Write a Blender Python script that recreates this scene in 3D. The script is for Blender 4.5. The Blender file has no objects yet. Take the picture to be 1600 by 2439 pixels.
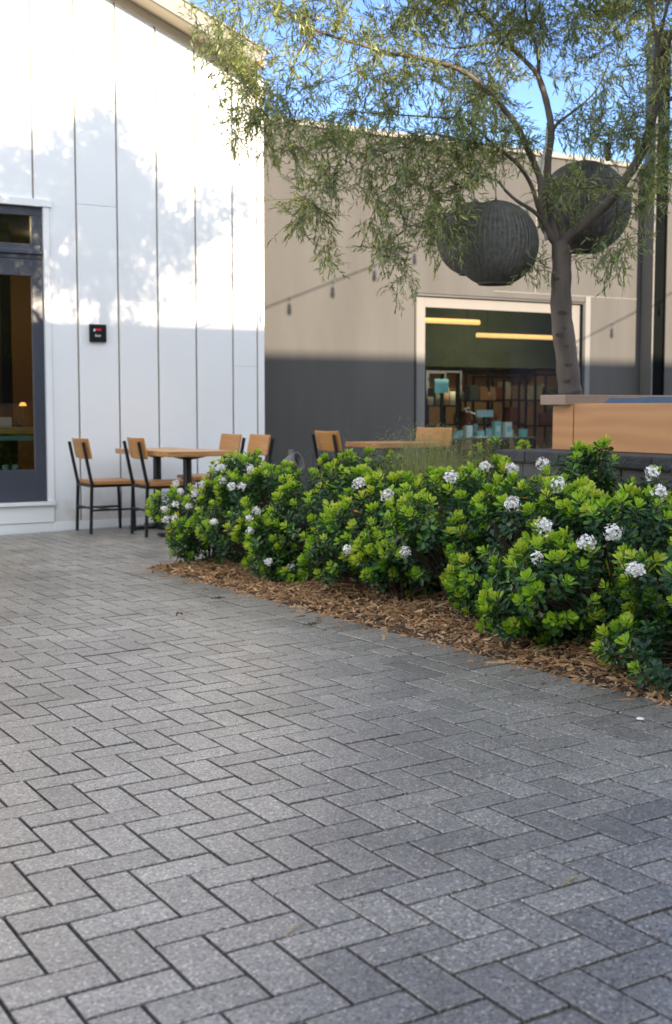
import bpy, bmesh, math, random
import numpy as np
from mathutils import Vector, Matrix

# ------------------------------------------------------------------ camera, sky, sun, exposure
scene = bpy.context.scene
C = scene.collection
cam_data = bpy.data.cameras.new('camera')
cam = bpy.data.objects.new('camera', cam_data)
C.objects.link(cam)
scene.camera = cam
cam.location = (0.0, 0.0, 1.0337)
cam.rotation_euler = (math.radians(90) - 0.08415, 0.0, math.radians(-30))
cam_data.sensor_fit = 'VERTICAL'
cam_data.sensor_height = 24.0
cam_data.lens = 29.107
cam_data.clip_start = 0.05
cam_data.clip_end = 2000
cam_data.dof.use_dof = True
cam_data.dof.focus_distance = 4.6
cam_data.dof.aperture_fstop = 2.9

SUN_EL = math.radians(14.0)
SUN_DIR = Vector((0.287 * math.cos(SUN_EL), -0.958 * math.cos(SUN_EL), math.sin(SUN_EL)))
FILL_CLOUD = (6.9, 7.2, 7.1)
world = bpy.data.worlds.new('World')
scene.world = world
world.use_nodes = True
wn, wl = world.node_tree.nodes, world.node_tree.links
bg = wn['Background']
sky = wn.new('ShaderNodeTexSky')
sky.sky_type = 'NISHITA'
sky.sun_disc = False
sky.sun_elevation = SUN_EL
sky.sun_rotation = math.radians(163.3)
sky.air_density = 1.0
sky.dust_density = 0.3
sky.ozone_density = 3.0
hs = wn.new('ShaderNodeHueSaturation'); hs.inputs['Saturation'].default_value = 1.12; hs.inputs['Hue'].default_value = 0.522
wl.new(sky.outputs['Color'], hs.inputs['Color'])
# unseen cloud bank added on the sun's side and overhead to fill the shade
wtc = wn.new('ShaderNodeTexCoord'); wsep = wn.new('ShaderNodeSeparateXYZ'); wl.new(wtc.outputs['Generated'], wsep.inputs[0])
wm = wn.new('ShaderNodeMapRange'); wm.interpolation_type = 'SMOOTHSTEP'
wm.inputs[1].default_value = 0.30; wm.inputs[2].default_value = -0.45; wm.inputs[3].default_value = 0.0; wm.inputs[4].default_value = 1.0
wl.new(wsep.outputs['Y'], wm.inputs[0])
wnz = wn.new('ShaderNodeTexNoise'); wnz.inputs['Scale'].default_value = 2.6; wnz.inputs['Detail'].default_value = 6
wl.new(wtc.outputs['Generated'], wnz.inputs['Vector'])
wr = wn.new('ShaderNodeMapRange'); wr.inputs[1].default_value = 0.34; wr.inputs[2].default_value = 0.62; wl.new(wnz.outputs['Fac'], wr.inputs[0])
wmul = wn.new('ShaderNodeMath'); wmul.operation = 'MULTIPLY'; wl.new(wm.outputs[0], wmul.inputs[0]); wl.new(wr.outputs[0], wmul.inputs[1])
wmix = wn.new('ShaderNodeMix'); wmix.data_type = 'RGBA'; wmix.clamp_result = False
wl.new(wmul.outputs[0], wmix.inputs[0]); wl.new(hs.outputs['Color'], wmix.inputs[6]); wmix.inputs[7].default_value = (FILL_CLOUD[0], FILL_CLOUD[1], FILL_CLOUD[2], 1)
wl.new(wmix.outputs[2], bg.inputs['Color'])
bg.inputs['Strength'].default_value = 0.118
sun_data = bpy.data.lights.new('sun', 'SUN')
sun_data.energy = 3.8
sun_data.angle = math.radians(0.5)
sun_data.color = (1.0, 0.83, 0.62)
sun = bpy.data.objects.new('sun', sun_data)
C.objects.link(sun)
sun.rotation_euler = (-SUN_DIR).to_track_quat('-Z', 'Y').to_euler()
scene.view_settings.view_transform = 'Standard'
scene.view_settings.look = 'None'
scene.view_settings.gamma = 1.0
scene.view_settings.use_curve_mapping = False
scene.view_settings.exposure = 1.85
scene.cycles.use_denoising = True
scene.cycles.max_bounces = 10
scene.cycles.transparent_max_bounces = 24
scene.cycles.sample_clamp_indirect = 8.0
random.seed(7)
rng = np.random.default_rng(11)

def gz(x, y):                       # the paving drains gently: rises to the right, falls to the wall
    return 0.0248 * x - 0.01535 * y

# ------------------------------------------------------------------ helpers
def tag(o, label=None, cat=None, group=None, kind=None):
    if label: o['label'] = label
    if cat: o['category'] = cat
    if group: o['group'] = group
    if kind: o['kind'] = kind
    return o

def link(name, me, mat=None, parent=None, smooth=False):
    o = bpy.data.objects.new(name, me)
    C.objects.link(o)
    if mat:
        for m in (mat if isinstance(mat, (list, tuple)) else [mat]):
            me.materials.append(m)
    if parent: o.parent = parent
    if smooth: me.shade_smooth()
    else: me.shade_flat()
    return o

def thing(name, label, cat, loc=(0, 0, 0), rz=0.0, group=None):
    o = bpy.data.objects.new(name, None)
    o.empty_display_size = 0.1
    C.objects.link(o)
    o.location = loc
    o.rotation_euler = (0, 0, rz)
    return tag(o, label, cat, group)

def dup(root, loc, rz, label, group=None):
    r = root.copy(); C.objects.link(r)
    r.location = loc; r.rotation_euler = (0, 0, rz); r['label'] = label
    if group: r['group'] = group
    for ch in list(root.children):
        c = ch.copy(); C.objects.link(c); c.parent = r
        for g in list(ch.children):
            d = g.copy(); C.objects.link(d); d.parent = c
    return r

def raw_mesh(name, verts, faces):
    me = bpy.data.meshes.new(name)
    me.from_pydata([tuple(v) for v in verts], [], faces)
    me.update()
    return me

def np_mesh(name, V, F):            # fast path: V (n,3), F (m,k) with one k
    me = bpy.data.meshes.new(name)
    V = np.ascontiguousarray(V, dtype=np.float32); F = np.ascontiguousarray(F, dtype=np.int32)
    k = F.shape[1]
    me.vertices.add(len(V)); me.vertices.foreach_set('co', V.ravel())
    me.loops.add(F.size); me.loops.foreach_set('vertex_index', F.ravel())
    me.polygons.add(len(F))
    me.polygons.foreach_set('loop_start', np.arange(0, F.size, k, dtype=np.int32))
    me.polygons.foreach_set('loop_total', np.full(len(F), k, dtype=np.int32))
    me.update(calc_edges=True)
    return me

def set_attr(me, name, vals):       # one grey/tint value per vertex
    a = me.attributes.new(name, 'FLOAT', 'POINT')
    a.data.foreach_set('value', np.ascontiguousarray(vals, dtype=np.float32))

class MB:
    """collects boxes, prisms, tubes and lathes for one mesh"""
    def __init__(s): s.v, s.f = [], []
    def add(s, vs, fs):
        n = len(s.v); s.v += [tuple(v) for v in vs]; s.f += [tuple(i + n for i in f) for f in fs]
        return s
    def box(s, x0, x1, y0, y1, z0, z1, b=0.0, M=None):
        if b <= 0:
            vs = [(x, y, z) for z in (z0, z1) for y in (y0, y1) for x in (x0, x1)]
            fs = [(0, 2, 3, 1), (4, 5, 7, 6), (0, 1, 5, 4), (2, 6, 7, 3), (0, 4, 6, 2), (1, 3, 7, 5)]
        else:
            bm = bmesh.new()
            bmesh.ops.create_cube(bm, size=1.0)
            for v in bm.verts:
                v.co = ((x0 + x1) / 2 + v.co.x * (x1 - x0), (y0 + y1) / 2 + v.co.y * (y1 - y0), (z0 + z1) / 2 + v.co.z * (z1 - z0))
            b = min(b, 0.45 * min(x1 - x0, y1 - y0, z1 - z0))
            bmesh.ops.bevel(bm, geom=list(bm.edges), offset=b, segments=2, affect='EDGES', profile=0.7)
            bm.verts.index_update()
            vs = [v.co.copy() for v in bm.verts]; fs = [[v.index for v in f.verts] for f in bm.faces]
            bm.free()
        if M is not None: vs = [M @ Vector(v) for v in vs]
        return s.add(vs, fs)
    def prism(s, poly, axis, a0, a1):
        """poly: 2-D outline; axis 'y' extrudes an XZ outline, 'z' an XY outline, 'x' a YZ outline"""
        n = len(poly)
        def p(u, w, a): return {'y': (u, a, w), 'z': (u, w, a), 'x': (a, u, w)}[axis]
        vs = [p(u, w, a0) for u, w in poly] + [p(u, w, a1) for u, w in poly]
        fs = [tuple(range(n - 1, -1, -1)), tuple(range(n, 2 * n))] + [(i, (i + 1) % n, n + (i + 1) % n, n + i) for i in range(n)]
        return s.add(vs, fs)
    def tube(s, pts, rad, sides=8, cap=True):
        pts = [Vector(p[:3]) for p in pts]
        rad = list(rad) if hasattr(rad, '__len__') else [rad] * len(pts)
        up = Vector((0.31, 0.17, 0.93)); rings = []; n0 = len(s.v)
        for i, p in enumerate(pts):
            d = (pts[min(i + 1, len(pts) - 1)] - pts[max(i - 1, 0)])
            if d.length < 1e-9: d = Vector((0, 0, 1))
            d.normalize()
            a = d.cross(up)
            if a.length < 1e-3: a = d.cross(Vector((1, 0, 0)))
            a.normalize(); b = d.cross(a).normalized(); up = -a.cross(d) if False else up
            for k in range(sides):
                t = 2 * math.pi * k / sides
                s.v.append(tuple(p + (a * math.cos(t) + b * math.sin(t)) * rad[i]))
        for i in range(len(pts) - 1):
            for k in range(sides):
                k2 = (k + 1) % sides
                s.f.append((n0 + i * sides + k, n0 + i * sides + k2, n0 + (i + 1) * sides + k2, n0 + (i + 1) * sides + k))
        if cap:
            s.f.append(tuple(n0 + k for k in range(sides - 1, -1, -1)))
            m = n0 + (len(pts) - 1) * sides
            s.f.append(tuple(m + k for k in range(sides)))
        return s
    def lathe(s, prof, seg=24, o=(0, 0, 0)):
        n0 = len(s.v); m = len(prof)
        for k in range(seg):
            t = 2 * math.pi * k / seg
            for r, z in prof: s.v.append((o[0] + r * math.cos(t), o[1] + r * math.sin(t), o[2] + z))
        for k in range(seg):
            k2 = (k + 1) % seg
            for i in range(m - 1):
                s.f.append((n0 + k * m + i, n0 + k2 * m + i, n0 + k2 * m + i + 1, n0 + k * m + i + 1))
        return s
    def bar(s, p, q, w, h=None):     # square steel bar between two points
        p, q = Vector(p), Vector(q); h = h or w
        d = (q - p); L = d.length
        return s.box(-w / 2, w / 2, -h / 2, h / 2, 0, L, min(w, h) * 0.12,
                     Matrix.Translation(p) @ d.to_track_quat('Z', 'Y').to_matrix().to_4x4())
    def build(s, name, mat, parent=None, smooth=False):
        me = raw_mesh(name, s.v, s.f)
        return link(name, me, mat, parent, smooth)

# ------------------------------------------------------------------ materials
def mat_new(name):
    m = bpy.data.materials.new(name); m.use_nodes = True
    nt = m.node_tree
    return m, nt.nodes, nt.links, nt.nodes['Principled BSDF']

def plain(name, col, rough=0.5, metal=0.0, var=0.12, scale=6.0, bump=0.0, bscale=60.0, spec=0.5, coords='Object'):
    """a paint or metal with slight mottling and optional fine bump"""
    m, n, l, b = mat_new(name)
    tc = n.new('ShaderNodeTexCoord')
    nz = n.new('ShaderNodeTexNoise'); nz.inputs['Scale'].default_value = scale; nz.inputs['Detail'].default_value = 6
    l.new(tc.outputs[coords], nz.inputs['Vector'])
    rp = n.new('ShaderNodeValToRGB')
    rp.color_ramp.elements[0].position = 0.3; rp.color_ramp.elements[1].position = 0.72
    rp.color_ramp.elements[0].color = tuple(c * (1 - var) for c in col) + (1,)
    rp.color_ramp.elements[1].color = tuple(min(1, c * (1 + var * 0.6)) for c in col) + (1,)
    l.new(nz.outputs['Fac'], rp.inputs['Fac']); l.new(rp.outputs['Color'], b.inputs['Base Color'])
    b.inputs['Roughness'].default_value = rough; b.inputs['Metallic'].default_value = metal
    b.inputs['Specular IOR Level'].default_value = spec
    if bump > 0:
        n2 = n.new('ShaderNodeTexNoise'); n2.inputs['Scale'].default_value = bscale; n2.inputs['Detail'].default_value = 5
        l.new(tc.outputs[coords], n2.inputs['Vector'])
        bp = n.new('ShaderNodeBump'); bp.inputs['Strength'].default_value = bump; bp.inputs['Distance'].default_value = 0.01
        l.new(n2.outputs['Fac'], bp.inputs['Height']); l.new(bp.outputs['Normal'], b.inputs['Normal'])
    return m

def wood(name, c0, c1, stretch=(2.0, 22.0, 22.0), rough=0.45, knots=True):
    m, n, l, b = mat_new(name)
    tc = n.new('ShaderNodeTexCoord'); mp = n.new('ShaderNodeMapping')
    mp.inputs['Scale'].default_value = stretch
    l.new(tc.outputs['Object'], mp.inputs['Vector'])
    n1 = n.new('ShaderNodeTexNoise'); n1.inputs['Scale'].default_value = 1.0; n1.inputs['Detail'].default_value = 8; n1.inputs['Distortion'].default_value = 1.2
    l.new(mp.outputs['Vector'], n1.inputs['Vector'])
    wv = n.new('ShaderNodeTexWave'); wv.wave_type = 'BANDS'; wv.bands_direction = 'Z'
    wv.inputs['Scale'].default_value = 0.6; wv.inputs['Distortion'].default_value = 9.0; wv.inputs['Detail'].default_value = 3; wv.inputs['Detail Scale'].default_value = 0.8
    l.new(mp.outputs['Vector'], wv.inputs['Vector'])
    mx = n.new('ShaderNodeMix'); mx.data_type = 'FLOAT'; mx.inputs[0].default_value = 0.35
    l.new(n1.outputs['Fac'], mx.inputs[2]); l.new(wv.outputs['Fac'], mx.inputs[3])
    rp = n.new('ShaderNodeValToRGB'); e = rp.color_ramp.elements
    e[0].position = 0.25; e[1].position = 0.8; e[0].color = c0 + (1,); e[1].color = c1 + (1,)
    l.new(mx.outputs[0], rp.inputs['Fac']); l.new(rp.outputs['Color'], b.inputs['Base Color'])
    b.inputs['Roughness'].default_value = rough
    bp = n.new('ShaderNodeBump'); bp.inputs['Strength'].default_value = 0.12; bp.inputs['Distance'].default_value = 0.004
    l.new(n1.outputs['Fac'], bp.inputs['Height']); l.new(bp.outputs['Normal'], b.inputs['Normal'])
    return m

def leaf_mat(name, stops, rough=0.4, trans=0.35, tint=(1.25, 1.25, 0.5), spec=0.5):
    """foliage: colour from the per-leaf 'tint' value, part of the light passing through"""
    m, n, l, b = mat_new(name)
    at = n.new('ShaderNodeAttribute'); at.attribute_name = 'tint'
    rp = n.new('ShaderNodeValToRGB'); e = rp.color_ramp.elements
    e[0].position = stops[0][0]; e[0].color = stops[0][1] + (1,)
    e[1].position = stops[-1][0]; e[1].color = stops[-1][1] + (1,)
    for p, c in stops[1:-1]:
        q = e.new(p); q.color = c + (1,)
    l.new(at.outputs['Fac'], rp.inputs['Fac']); l.new(rp.outputs['Color'], b.inputs['Base Color'])
    b.inputs['Roughness'].default_value = rough; b.inputs['Specular IOR Level'].default_value = spec
    tr = n.new('ShaderNodeBsdfTranslucent')
    mc = n.new('ShaderNodeMix'); mc.data_type = 'RGBA'; mc.blend_type = 'MULTIPLY'; mc.inputs[0].default_value = 1.0
    mc.inputs[7].default_value = tint + (1,)
    l.new(rp.outputs['Color'], mc.inputs[6]); l.new(mc.outputs[2], tr.inputs['Color'])
    ms = n.new('ShaderNodeMixShader'); ms.inputs[0].default_value = trans
    l.new(b.outputs[0], ms.inputs[1]); l.new(tr.outputs[0], ms.inputs[2])
    l.new(ms.outputs[0], n['Material Output'].inputs['Surface'])
    return m

def glow(name, col, strength):
    m, n, l, b = mat_new(name)
    b.inputs['Base Color'].default_value = col + (1,)
    b.inputs['Emission Color'].default_value = col + (1,)
    b.inputs['Emission Strength'].default_value = strength
    return m

def glass(name, tint=(0.75, 0.82, 0.78), ior=1.5):
    m, n, l, b = mat_new(name)
    fr = n.new('ShaderNodeFresnel'); fr.inputs['IOR'].default_value = ior
    tp = n.new('ShaderNodeBsdfTransparent'); tp.inputs['Color'].default_value = tint + (1,)
    gl = n.new('ShaderNodeBsdfGlossy'); gl.inputs['Roughness'].default_value = 0.0
    ms = n.new('ShaderNodeMixShader')
    ge = n.new('ShaderNodeNewGeometry'); iv = n.new('ShaderNodeMath'); iv.operation = 'SUBTRACT'; iv.inputs[0].default_value = 1.0
    l.new(ge.outputs['Backfacing'], iv.inputs[1])
    mu = n.new('ShaderNodeMath'); mu.operation = 'MULTIPLY'; l.new(fr.outputs[0], mu.inputs[0]); l.new(iv.outputs[0], mu.inputs[1])
    l.new(mu.outputs[0], ms.inputs[0]); l.new(tp.outputs[0], ms.inputs[1]); l.new(gl.outputs[0], ms.inputs[2])
    l.new(ms.outputs[0], n['Material Output'].inputs['Surface'])
    return m

def paver_mat():
    m, n, l, b = mat_new('charcoal_paver')
    tc = n.new('ShaderNodeTexCoord')
    at = n.new('ShaderNodeAttribute'); at.attribute_name = 'tint'
    base = n.new('ShaderNodeValToRGB'); e = base.color_ramp.elements
    e[0].color = (0.180, 0.168, 0.145, 1); e[1].color = (0.325, 0.302, 0.258, 1)
    l.new(at.outputs['Fac'], base.inputs['Fac'])
    big = n.new('ShaderNodeTexNoise'); big.inputs['Scale'].default_value = 2.2; big.inputs['Detail'].default_value = 5
    l.new(tc.outputs['Object'], big.inputs['Vector'])
    r1 = n.new('ShaderNodeMapRange'); r1.inputs[1].default_value = 0.3; r1.inputs[2].default_value = 0.7; r1.inputs[3].default_value = 0.76; r1.inputs[4].default_value = 1.15
    l.new(big.outputs['Fac'], r1.inputs[0])
    # exposed aggregate: pale and dark grains
    vo = n.new('ShaderNodeTexVoronoi'); vo.inputs['Scale'].default_value = 215.0
    l.new(tc.outputs['Object'], vo.inputs['Vector'])
    g = n.new('ShaderNodeValToRGB'); ge = g.color_ramp.elements; g.color_ramp.interpolation = 'CONSTANT'
    ge[0].position = 0.0; ge[0].color = (0.30, 0.30, 0.30, 1); ge[1].position = 0.13; ge[1].color = (0.72, 0.72, 0.72, 1)
    q = ge.new(0.45); q.color = (1.0, 1.0, 1.0, 1); q = ge.new(0.8); q.color = (1.32, 1.29, 1.25, 1); q = ge.new(0.94); q.color = (2.2, 2.1, 2.0, 1)
    sp = n.new('ShaderNodeSeparateColor'); l.new(vo.outputs['Color'], sp.inputs[0]); l.new(sp.outputs[0], g.inputs['Fac'])
    pit = n.new('ShaderNodeTexNoise'); pit.inputs['Scale'].default_value = 120.0; pit.inputs['Detail'].default_value = 3
    l.new(tc.outputs['Object'], pit.inputs['Vector'])
    pr = n.new('ShaderNodeMapRange'); pr.inputs[1].default_value = 0.27; pr.inputs[2].default_value = 0.36; pr.inputs[3].default_value = 0.35; pr.inputs[4].default_value = 1.0
    l.new(pit.outputs['Fac'], pr.inputs[0])
    def mul(a, bsock):
        k = n.new('ShaderNodeMix'); k.data_type = 'RGBA'; k.blend_type = 'MULTIPLY'; k.inputs[0].default_value = 1.0
        l.new(a, k.inputs[6]); l.new(bsock, k.inputs[7]); return k.outputs[2]
    c = mul(base.outputs['Color'], r1.outputs[0]); c = mul(c, g.outputs['Color']); c = mul(c, pr.outputs[0])
    l.new(c, b.inputs['Base Color'])
    b.inputs['Roughness'].default_value = 0.40
    b.inputs['Specular IOR Level'].default_value = 1.0
    ad = n.new('ShaderNodeMath'); ad.operation = 'ADD'
    sc = n.new('ShaderNodeMath'); sc.operation = 'MULTIPLY'; sc.inputs[1].default_value = 0.35
    l.new(sp.outputs[1], sc.inputs[0]); l.new(sc.outputs[0], ad.inputs[0]); l.new(pit.outputs['Fac'], ad.inputs[1])
    bp = n.new('ShaderNodeBump'); bp.inputs['Strength'].default_value = 0.22; bp.inputs['Distance'].default_value = 0.002
    l.new(ad.outputs[0], bp.inputs['Height']); l.new(bp.outputs['Normal'], b.inputs['Normal'])
    return m

def splash(m, z0, z1, amount, col):
    n, l = m.node_tree.nodes, m.node_tree.links
    b = n['Principled BSDF']; src = b.inputs['Base Color'].links[0].from_socket
    tc = n.new('ShaderNodeTexCoord'); sp = n.new('ShaderNodeSeparateXYZ'); l.new(tc.outputs['Object'], sp.inputs[0])
    nz = n.new('ShaderNodeTexNoise'); nz.inputs['Scale'].default_value = 7.0; nz.inputs['Detail'].default_value = 7; l.new(tc.outputs['Object'], nz.inputs['Vector'])
    ad = n.new('ShaderNodeMath'); ad.operation = 'MULTIPLY_ADD'; ad.inputs[1].default_value = -0.5; l.new(nz.outputs['Fac'], ad.inputs[0]); l.new(sp.outputs['Z'], ad.inputs[2])
    mr = n.new('ShaderNodeMapRange'); mr.inputs[1].default_value = z0 - .25; mr.inputs[2].default_value = z1 - .25; mr.inputs[3].default_value = amount; mr.inputs[4].default_value = 0.0
    l.new(ad.outputs[0], mr.inputs[0])
    mx = n.new('ShaderNodeMix'); mx.data_type = 'RGBA'; l.new(mr.outputs[0], mx.inputs[0]); l.new(src, mx.inputs[6]); mx.inputs[7].default_value = col + (1,)
    l.new(mx.outputs[2], b.inputs['Base Color'])
M = {}
M['paver'] = paver_mat()
M['sand'] = plain('joint_sand', (0.055, 0.055, 0.058), 0.9, var=0.3, scale=30, bump=0.6, bscale=300)
M['soil'] = plain('mulch_soil', (0.055, 0.034, 0.02), 0.95, var=0.5, scale=25, bump=0.8, bscale=90)
M['far_ground'] = plain('far_paving', (0.13, 0.13, 0.13), 0.8, var=0.2, scale=2)
M['siding'] = plain('white_siding', (0.80, 0.80, 0.80), 0.42, var=0.03, scale=1.5, bump=0.02, bscale=40)
splash(M['siding'], 0.0, 0.26, 0.55, (0.42, 0.37, 0.31))
M['sheathing'] = plain('groove_shade_tan', (0.40, 0.35, 0.28), 0.7, var=0.1)  # darker tan stands in for the shade inside the siding grooves
M['trim'] = plain('white_trim', (0.80, 0.80, 0.80), 0.35, var=0.03, scale=3)
M['fascia'] = plain('fascia_paint', (0.125, 0.11, 0.095), 0.5, var=0.06, scale=3)
M['soffit'] = plain('soffit_paint', (0.50, 0.42, 0.30), 0.6, var=0.06, scale=3)
M['roofing'] = plain('dark_roof_metal', (0.05, 0.05, 0.055), 0.45, metal=0.4)
M['stucco'] = plain('grey_stucco', (0.072, 0.068, 0.0645), 0.8, var=0.20, scale=1.6, bump=0.30, bscale=150)
_n, _l = M['stucco'].node_tree.nodes, M['stucco'].node_tree.links
_mp = _n.new('ShaderNodeMapping'); _mp.inputs['Scale'].default_value = (1.6, 1.6, 0.35)      # faint vertical weather streaks
_l.new(_n['Texture Coordinate'].outputs['Object'], _mp.inputs['Vector'])
_l.new(_mp.outputs['Vector'], [q for q in _n if q.type == 'TEX_NOISE'][0].inputs['Vector'])
splash(M['stucco'], 0.0, 0.4, 0.5, (0.05, 0.047, 0.043))
M['surround'] = plain('window_surround', (0.135, 0.127, 0.119), 0.55, var=0.05, scale=4)
M['coping'] = plain('coping_metal', (0.17, 0.16, 0.15), 0.5, var=0.08)
M['door_paint'] = plain('slate_door_paint', (0.055, 0.062, 0.082), 0.32, var=0.10, scale=5)
M['black_metal'] = plain('black_powder_coat', (0.012, 0.013, 0.014), 0.38, var=0.2, scale=12, bump=0.05, bscale=250)
M['black_frame'] = plain('black_window_metal', (0.016, 0.017, 0.02), 0.4, var=0.15)
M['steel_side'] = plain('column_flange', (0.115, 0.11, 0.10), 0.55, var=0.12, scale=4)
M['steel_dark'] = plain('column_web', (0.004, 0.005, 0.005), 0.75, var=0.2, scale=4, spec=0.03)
M['chair_wood'] = wood('chair_plywood', (0.42, 0.19, 0.05), (0.60, 0.29, 0.085), (3, 3, 30), 0.35)
M['seat_wood'] = wood('seat_wood', (0.36, 0.15, 0.045), (0.62, 0.29, 0.09), (2.5, 26, 26), 0.38)
M['table_wood'] = wood('table_wood', (0.34, 0.16, 0.05), (0.62, 0.34, 0.13), (3, 20, 20), 0.4)
M['bench_wood'] = wood('bench_plywood', (0.50, 0.235, 0.092), (0.61, 0.305, 0.125), (5, 1.2, 7), 0.42)
M['arm_cap'] = plain('bronze_cap', (0.33, 0.235, 0.175), 0.38, metal=0.1, var=0.1, scale=10)
M['cushion'] = plain('blue_fabric', (0.06, 0.105, 0.16), 0.9, var=0.15, scale=60, bump=0.3, bscale=500)
M['block'] = plain('cap_stone', (0.065, 0.063, 0.065), 0.85, var=0.35, scale=14, bump=0.9, bscale=70)
M['wall_stone'] = plain('wall_block', (0.135, 0.127, 0.119), 0.85, var=0.2, scale=6, bump=0.4, bscale=80)
M['mortar'] = plain('mortar', (0.19, 0.18, 0.17), 0.9, var=0.1)
M['bark'] = plain('tree_bark', (0.135, 0.108, 0.09), 0.85, var=0.5, scale=9, bump=0.8, bscale=38)
_n, _l = M['bark'].node_tree.nodes, M['bark'].node_tree.links
_mp = _n.new('ShaderNodeMapping'); _mp.inputs['Scale'].default_value = (1.0, 1.0, 0.28)
_l.new(_n['Texture Coordinate'].outputs['Object'], _mp.inputs['Vector'])
for _x in [q for q in _n if q.type == 'TEX_NOISE']: _l.new(_mp.outputs['Vector'], _x.inputs['Vector'])
M['twig'] = plain('twig_bark', (0.06, 0.045, 0.034), 0.85, var=0.3, scale=20)
M['tree_leaf'] = leaf_mat('narrow_leaf', [(0.0, (0.11, 0.15, 0.08)), (0.45, (0.25, 0.30, 0.145)), (0.8, (0.40, 0.43, 0.18)), (0.97, (0.50, 0.49, 0.14)), (1.0, (0.52, 0.30, 0.03))], 0.38, 0.40, (1.35, 1.3, 0.5))
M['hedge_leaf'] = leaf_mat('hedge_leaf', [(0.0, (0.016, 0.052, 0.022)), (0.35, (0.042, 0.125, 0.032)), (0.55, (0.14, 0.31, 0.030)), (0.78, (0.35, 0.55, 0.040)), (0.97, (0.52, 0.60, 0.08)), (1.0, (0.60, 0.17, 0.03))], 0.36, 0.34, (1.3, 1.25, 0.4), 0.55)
M['stem'] = plain('shrub_stem', (0.07, 0.045, 0.03), 0.85, var=0.3, scale=30)
M['petal'] = plain('white_petal', (0.86, 0.82, 0.77), 0.6, var=0.05, scale=40)
M['flower_eye'] = plain('red_flower_eye', (0.34, 0.09, 0.06), 0.6, var=0.3, scale=60)
M['grass'] = leaf_mat('grass_blade', [(0.0, (0.075, 0.12, 0.045)), (0.6, (0.165, 0.215, 0.08)), (1.0, (0.36, 0.33, 0.17))], 0.55, 0.35)
M['env_leaf'] = leaf_mat('backdrop_leaf', [(0.0, (0.06, 0.12, 0.04)), (0.6, (0.16, 0.26, 0.07)), (1.0, (0.30, 0.36, 0.10))], 0.55, 0.3)
M['wicker'] = None
M['glass'] = glass('window_glass', (0.84, 0.90, 0.86), 1.85)
M['store_glass'] = glass('shop_glass', (0.88, 0.92, 0.89), 1.8)
# ------------------------------------------------------------------ ground, paving, planting bed
W0 = 0.104                                   # paver module
BX0, BX1 = 2.845, 3.055                      # header course and bed edge
BY1 = 7.84                                   # far end of the bed
def tilted(x0, x1, y0, y1, dz):
    return [(x, y, gz(x, y) + dz) for x, y in ((x0, y0), (x1, y0), (x1, y1), (x0, y1))]
tag(link('ground', raw_mesh('ground', tilted(-90, 110, -90, 110, -0.10), [(0, 1, 2, 3)]), M['far_ground']), kind='structure')
tag(link('joint_sand', raw_mesh('joint_sand', tilted(-4.6, 16, -2.6, 12.0, -0.0105), [(0, 1, 2, 3)]), M['sand']), kind='structure')

def paving():
    rects = []
    for i in range(-60, 160):
        for j in range(-100, 55):
            k = (i - j) % 4
            if k == 0: r = (i, i + 2, j, j + 1)
            elif k == 3: r = (i, i + 1, j, j + 2)
            else: continue
            x0, x1 = 0.652 + r[0] * W0, 0.652 + r[1] * W0
            y1, y0 = 2.514 - r[2] * W0, 2.514 - r[3] * W0
            if x1 < -4.2 or y0 < -2.2 or x0 > 15 or y1 > 11.87: continue
            yb = BY1 + 0.21
            if y0 < yb - 0.03 and x1 > BX0:            # meets the bed or its header course
                if x0 >= BX0 - 0.02:
                    y0 = max(y0, yb)
                    if y1 - y0 < 0.02: continue
                else: x1 = min(x1, BX0)
            y1 = min(y1, 10.97 if x0 < 5.5 else 11.87)
            if x1 - x0 < 0.02 or y1 - y0 < 0.02: continue
            rects.append((x0, x1, y0, y1))
    n = int((BY1 + 0.21 + 2.4) / W0)
    for k in range(n):                                  # header course along the bed
        y1 = BY1 + 0.21 - k * W0
        rects.append((BX0, BX1, y1 - W0, y1))
    for k in range(70):
        x0 = BX1 + k * W0
        rects.append((x0, x0 + W0, BY1, BY1 + 0.21))
    R = np.array(rects); n = len(R)
    g, ch = 0.0044, 0.0018
    tint = np.clip(rng.normal(0.5, 0.19, n), 0, 1)
    dz = rng.normal(0, 0.0007, n); tx = rng.normal(0, 0.004, n); ty = rng.normal(0, 0.004, n)
    V = np.zeros((n, 12, 3))
    cx, cy = (R[:, 0] + R[:, 1]) / 2, (R[:, 2] + R[:, 3]) / 2
    for lv, (ins, z) in enumerate(((g + ch, 0.0), (g, -ch * 0.8), (g, -0.03))):
        xs = np.stack([R[:, 0] + ins, R[:, 1] - ins, R[:, 1] - ins, R[:, 0] + ins], 1)
        ys = np.stack([R[:, 2] + ins, R[:, 2] + ins, R[:, 3] - ins, R[:, 3] - ins], 1)
        V[:, lv * 4:lv * 4 + 4, 0] = xs; V[:, lv * 4:lv * 4 + 4, 1] = ys
        V[:, lv * 4:lv * 4 + 4, 2] = gz(xs, ys) + z + (dz[:, None] + tx[:, None] * (xs - cx[:, None]) + ty[:, None] * (ys - cy[:, None]))
    f = [(0, 1, 2, 3)]
    for lv in (0, 4):
        for k in range(4):
            k2 = (k + 1) % 4
            f.append((lv + 4 + k, lv + 4 + k2, lv + k2, lv + k))
    F = (np.array(f)[None] + (np.arange(n) * 12)[:, None, None]).reshape(-1, 4)
    me = np_mesh('paving', V.reshape(-1, 3), F)
    set_attr(me, 'tint', np.repeat(tint, 12))
    tag(link('paving', me, M['paver']), kind='structure')
paving()

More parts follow.
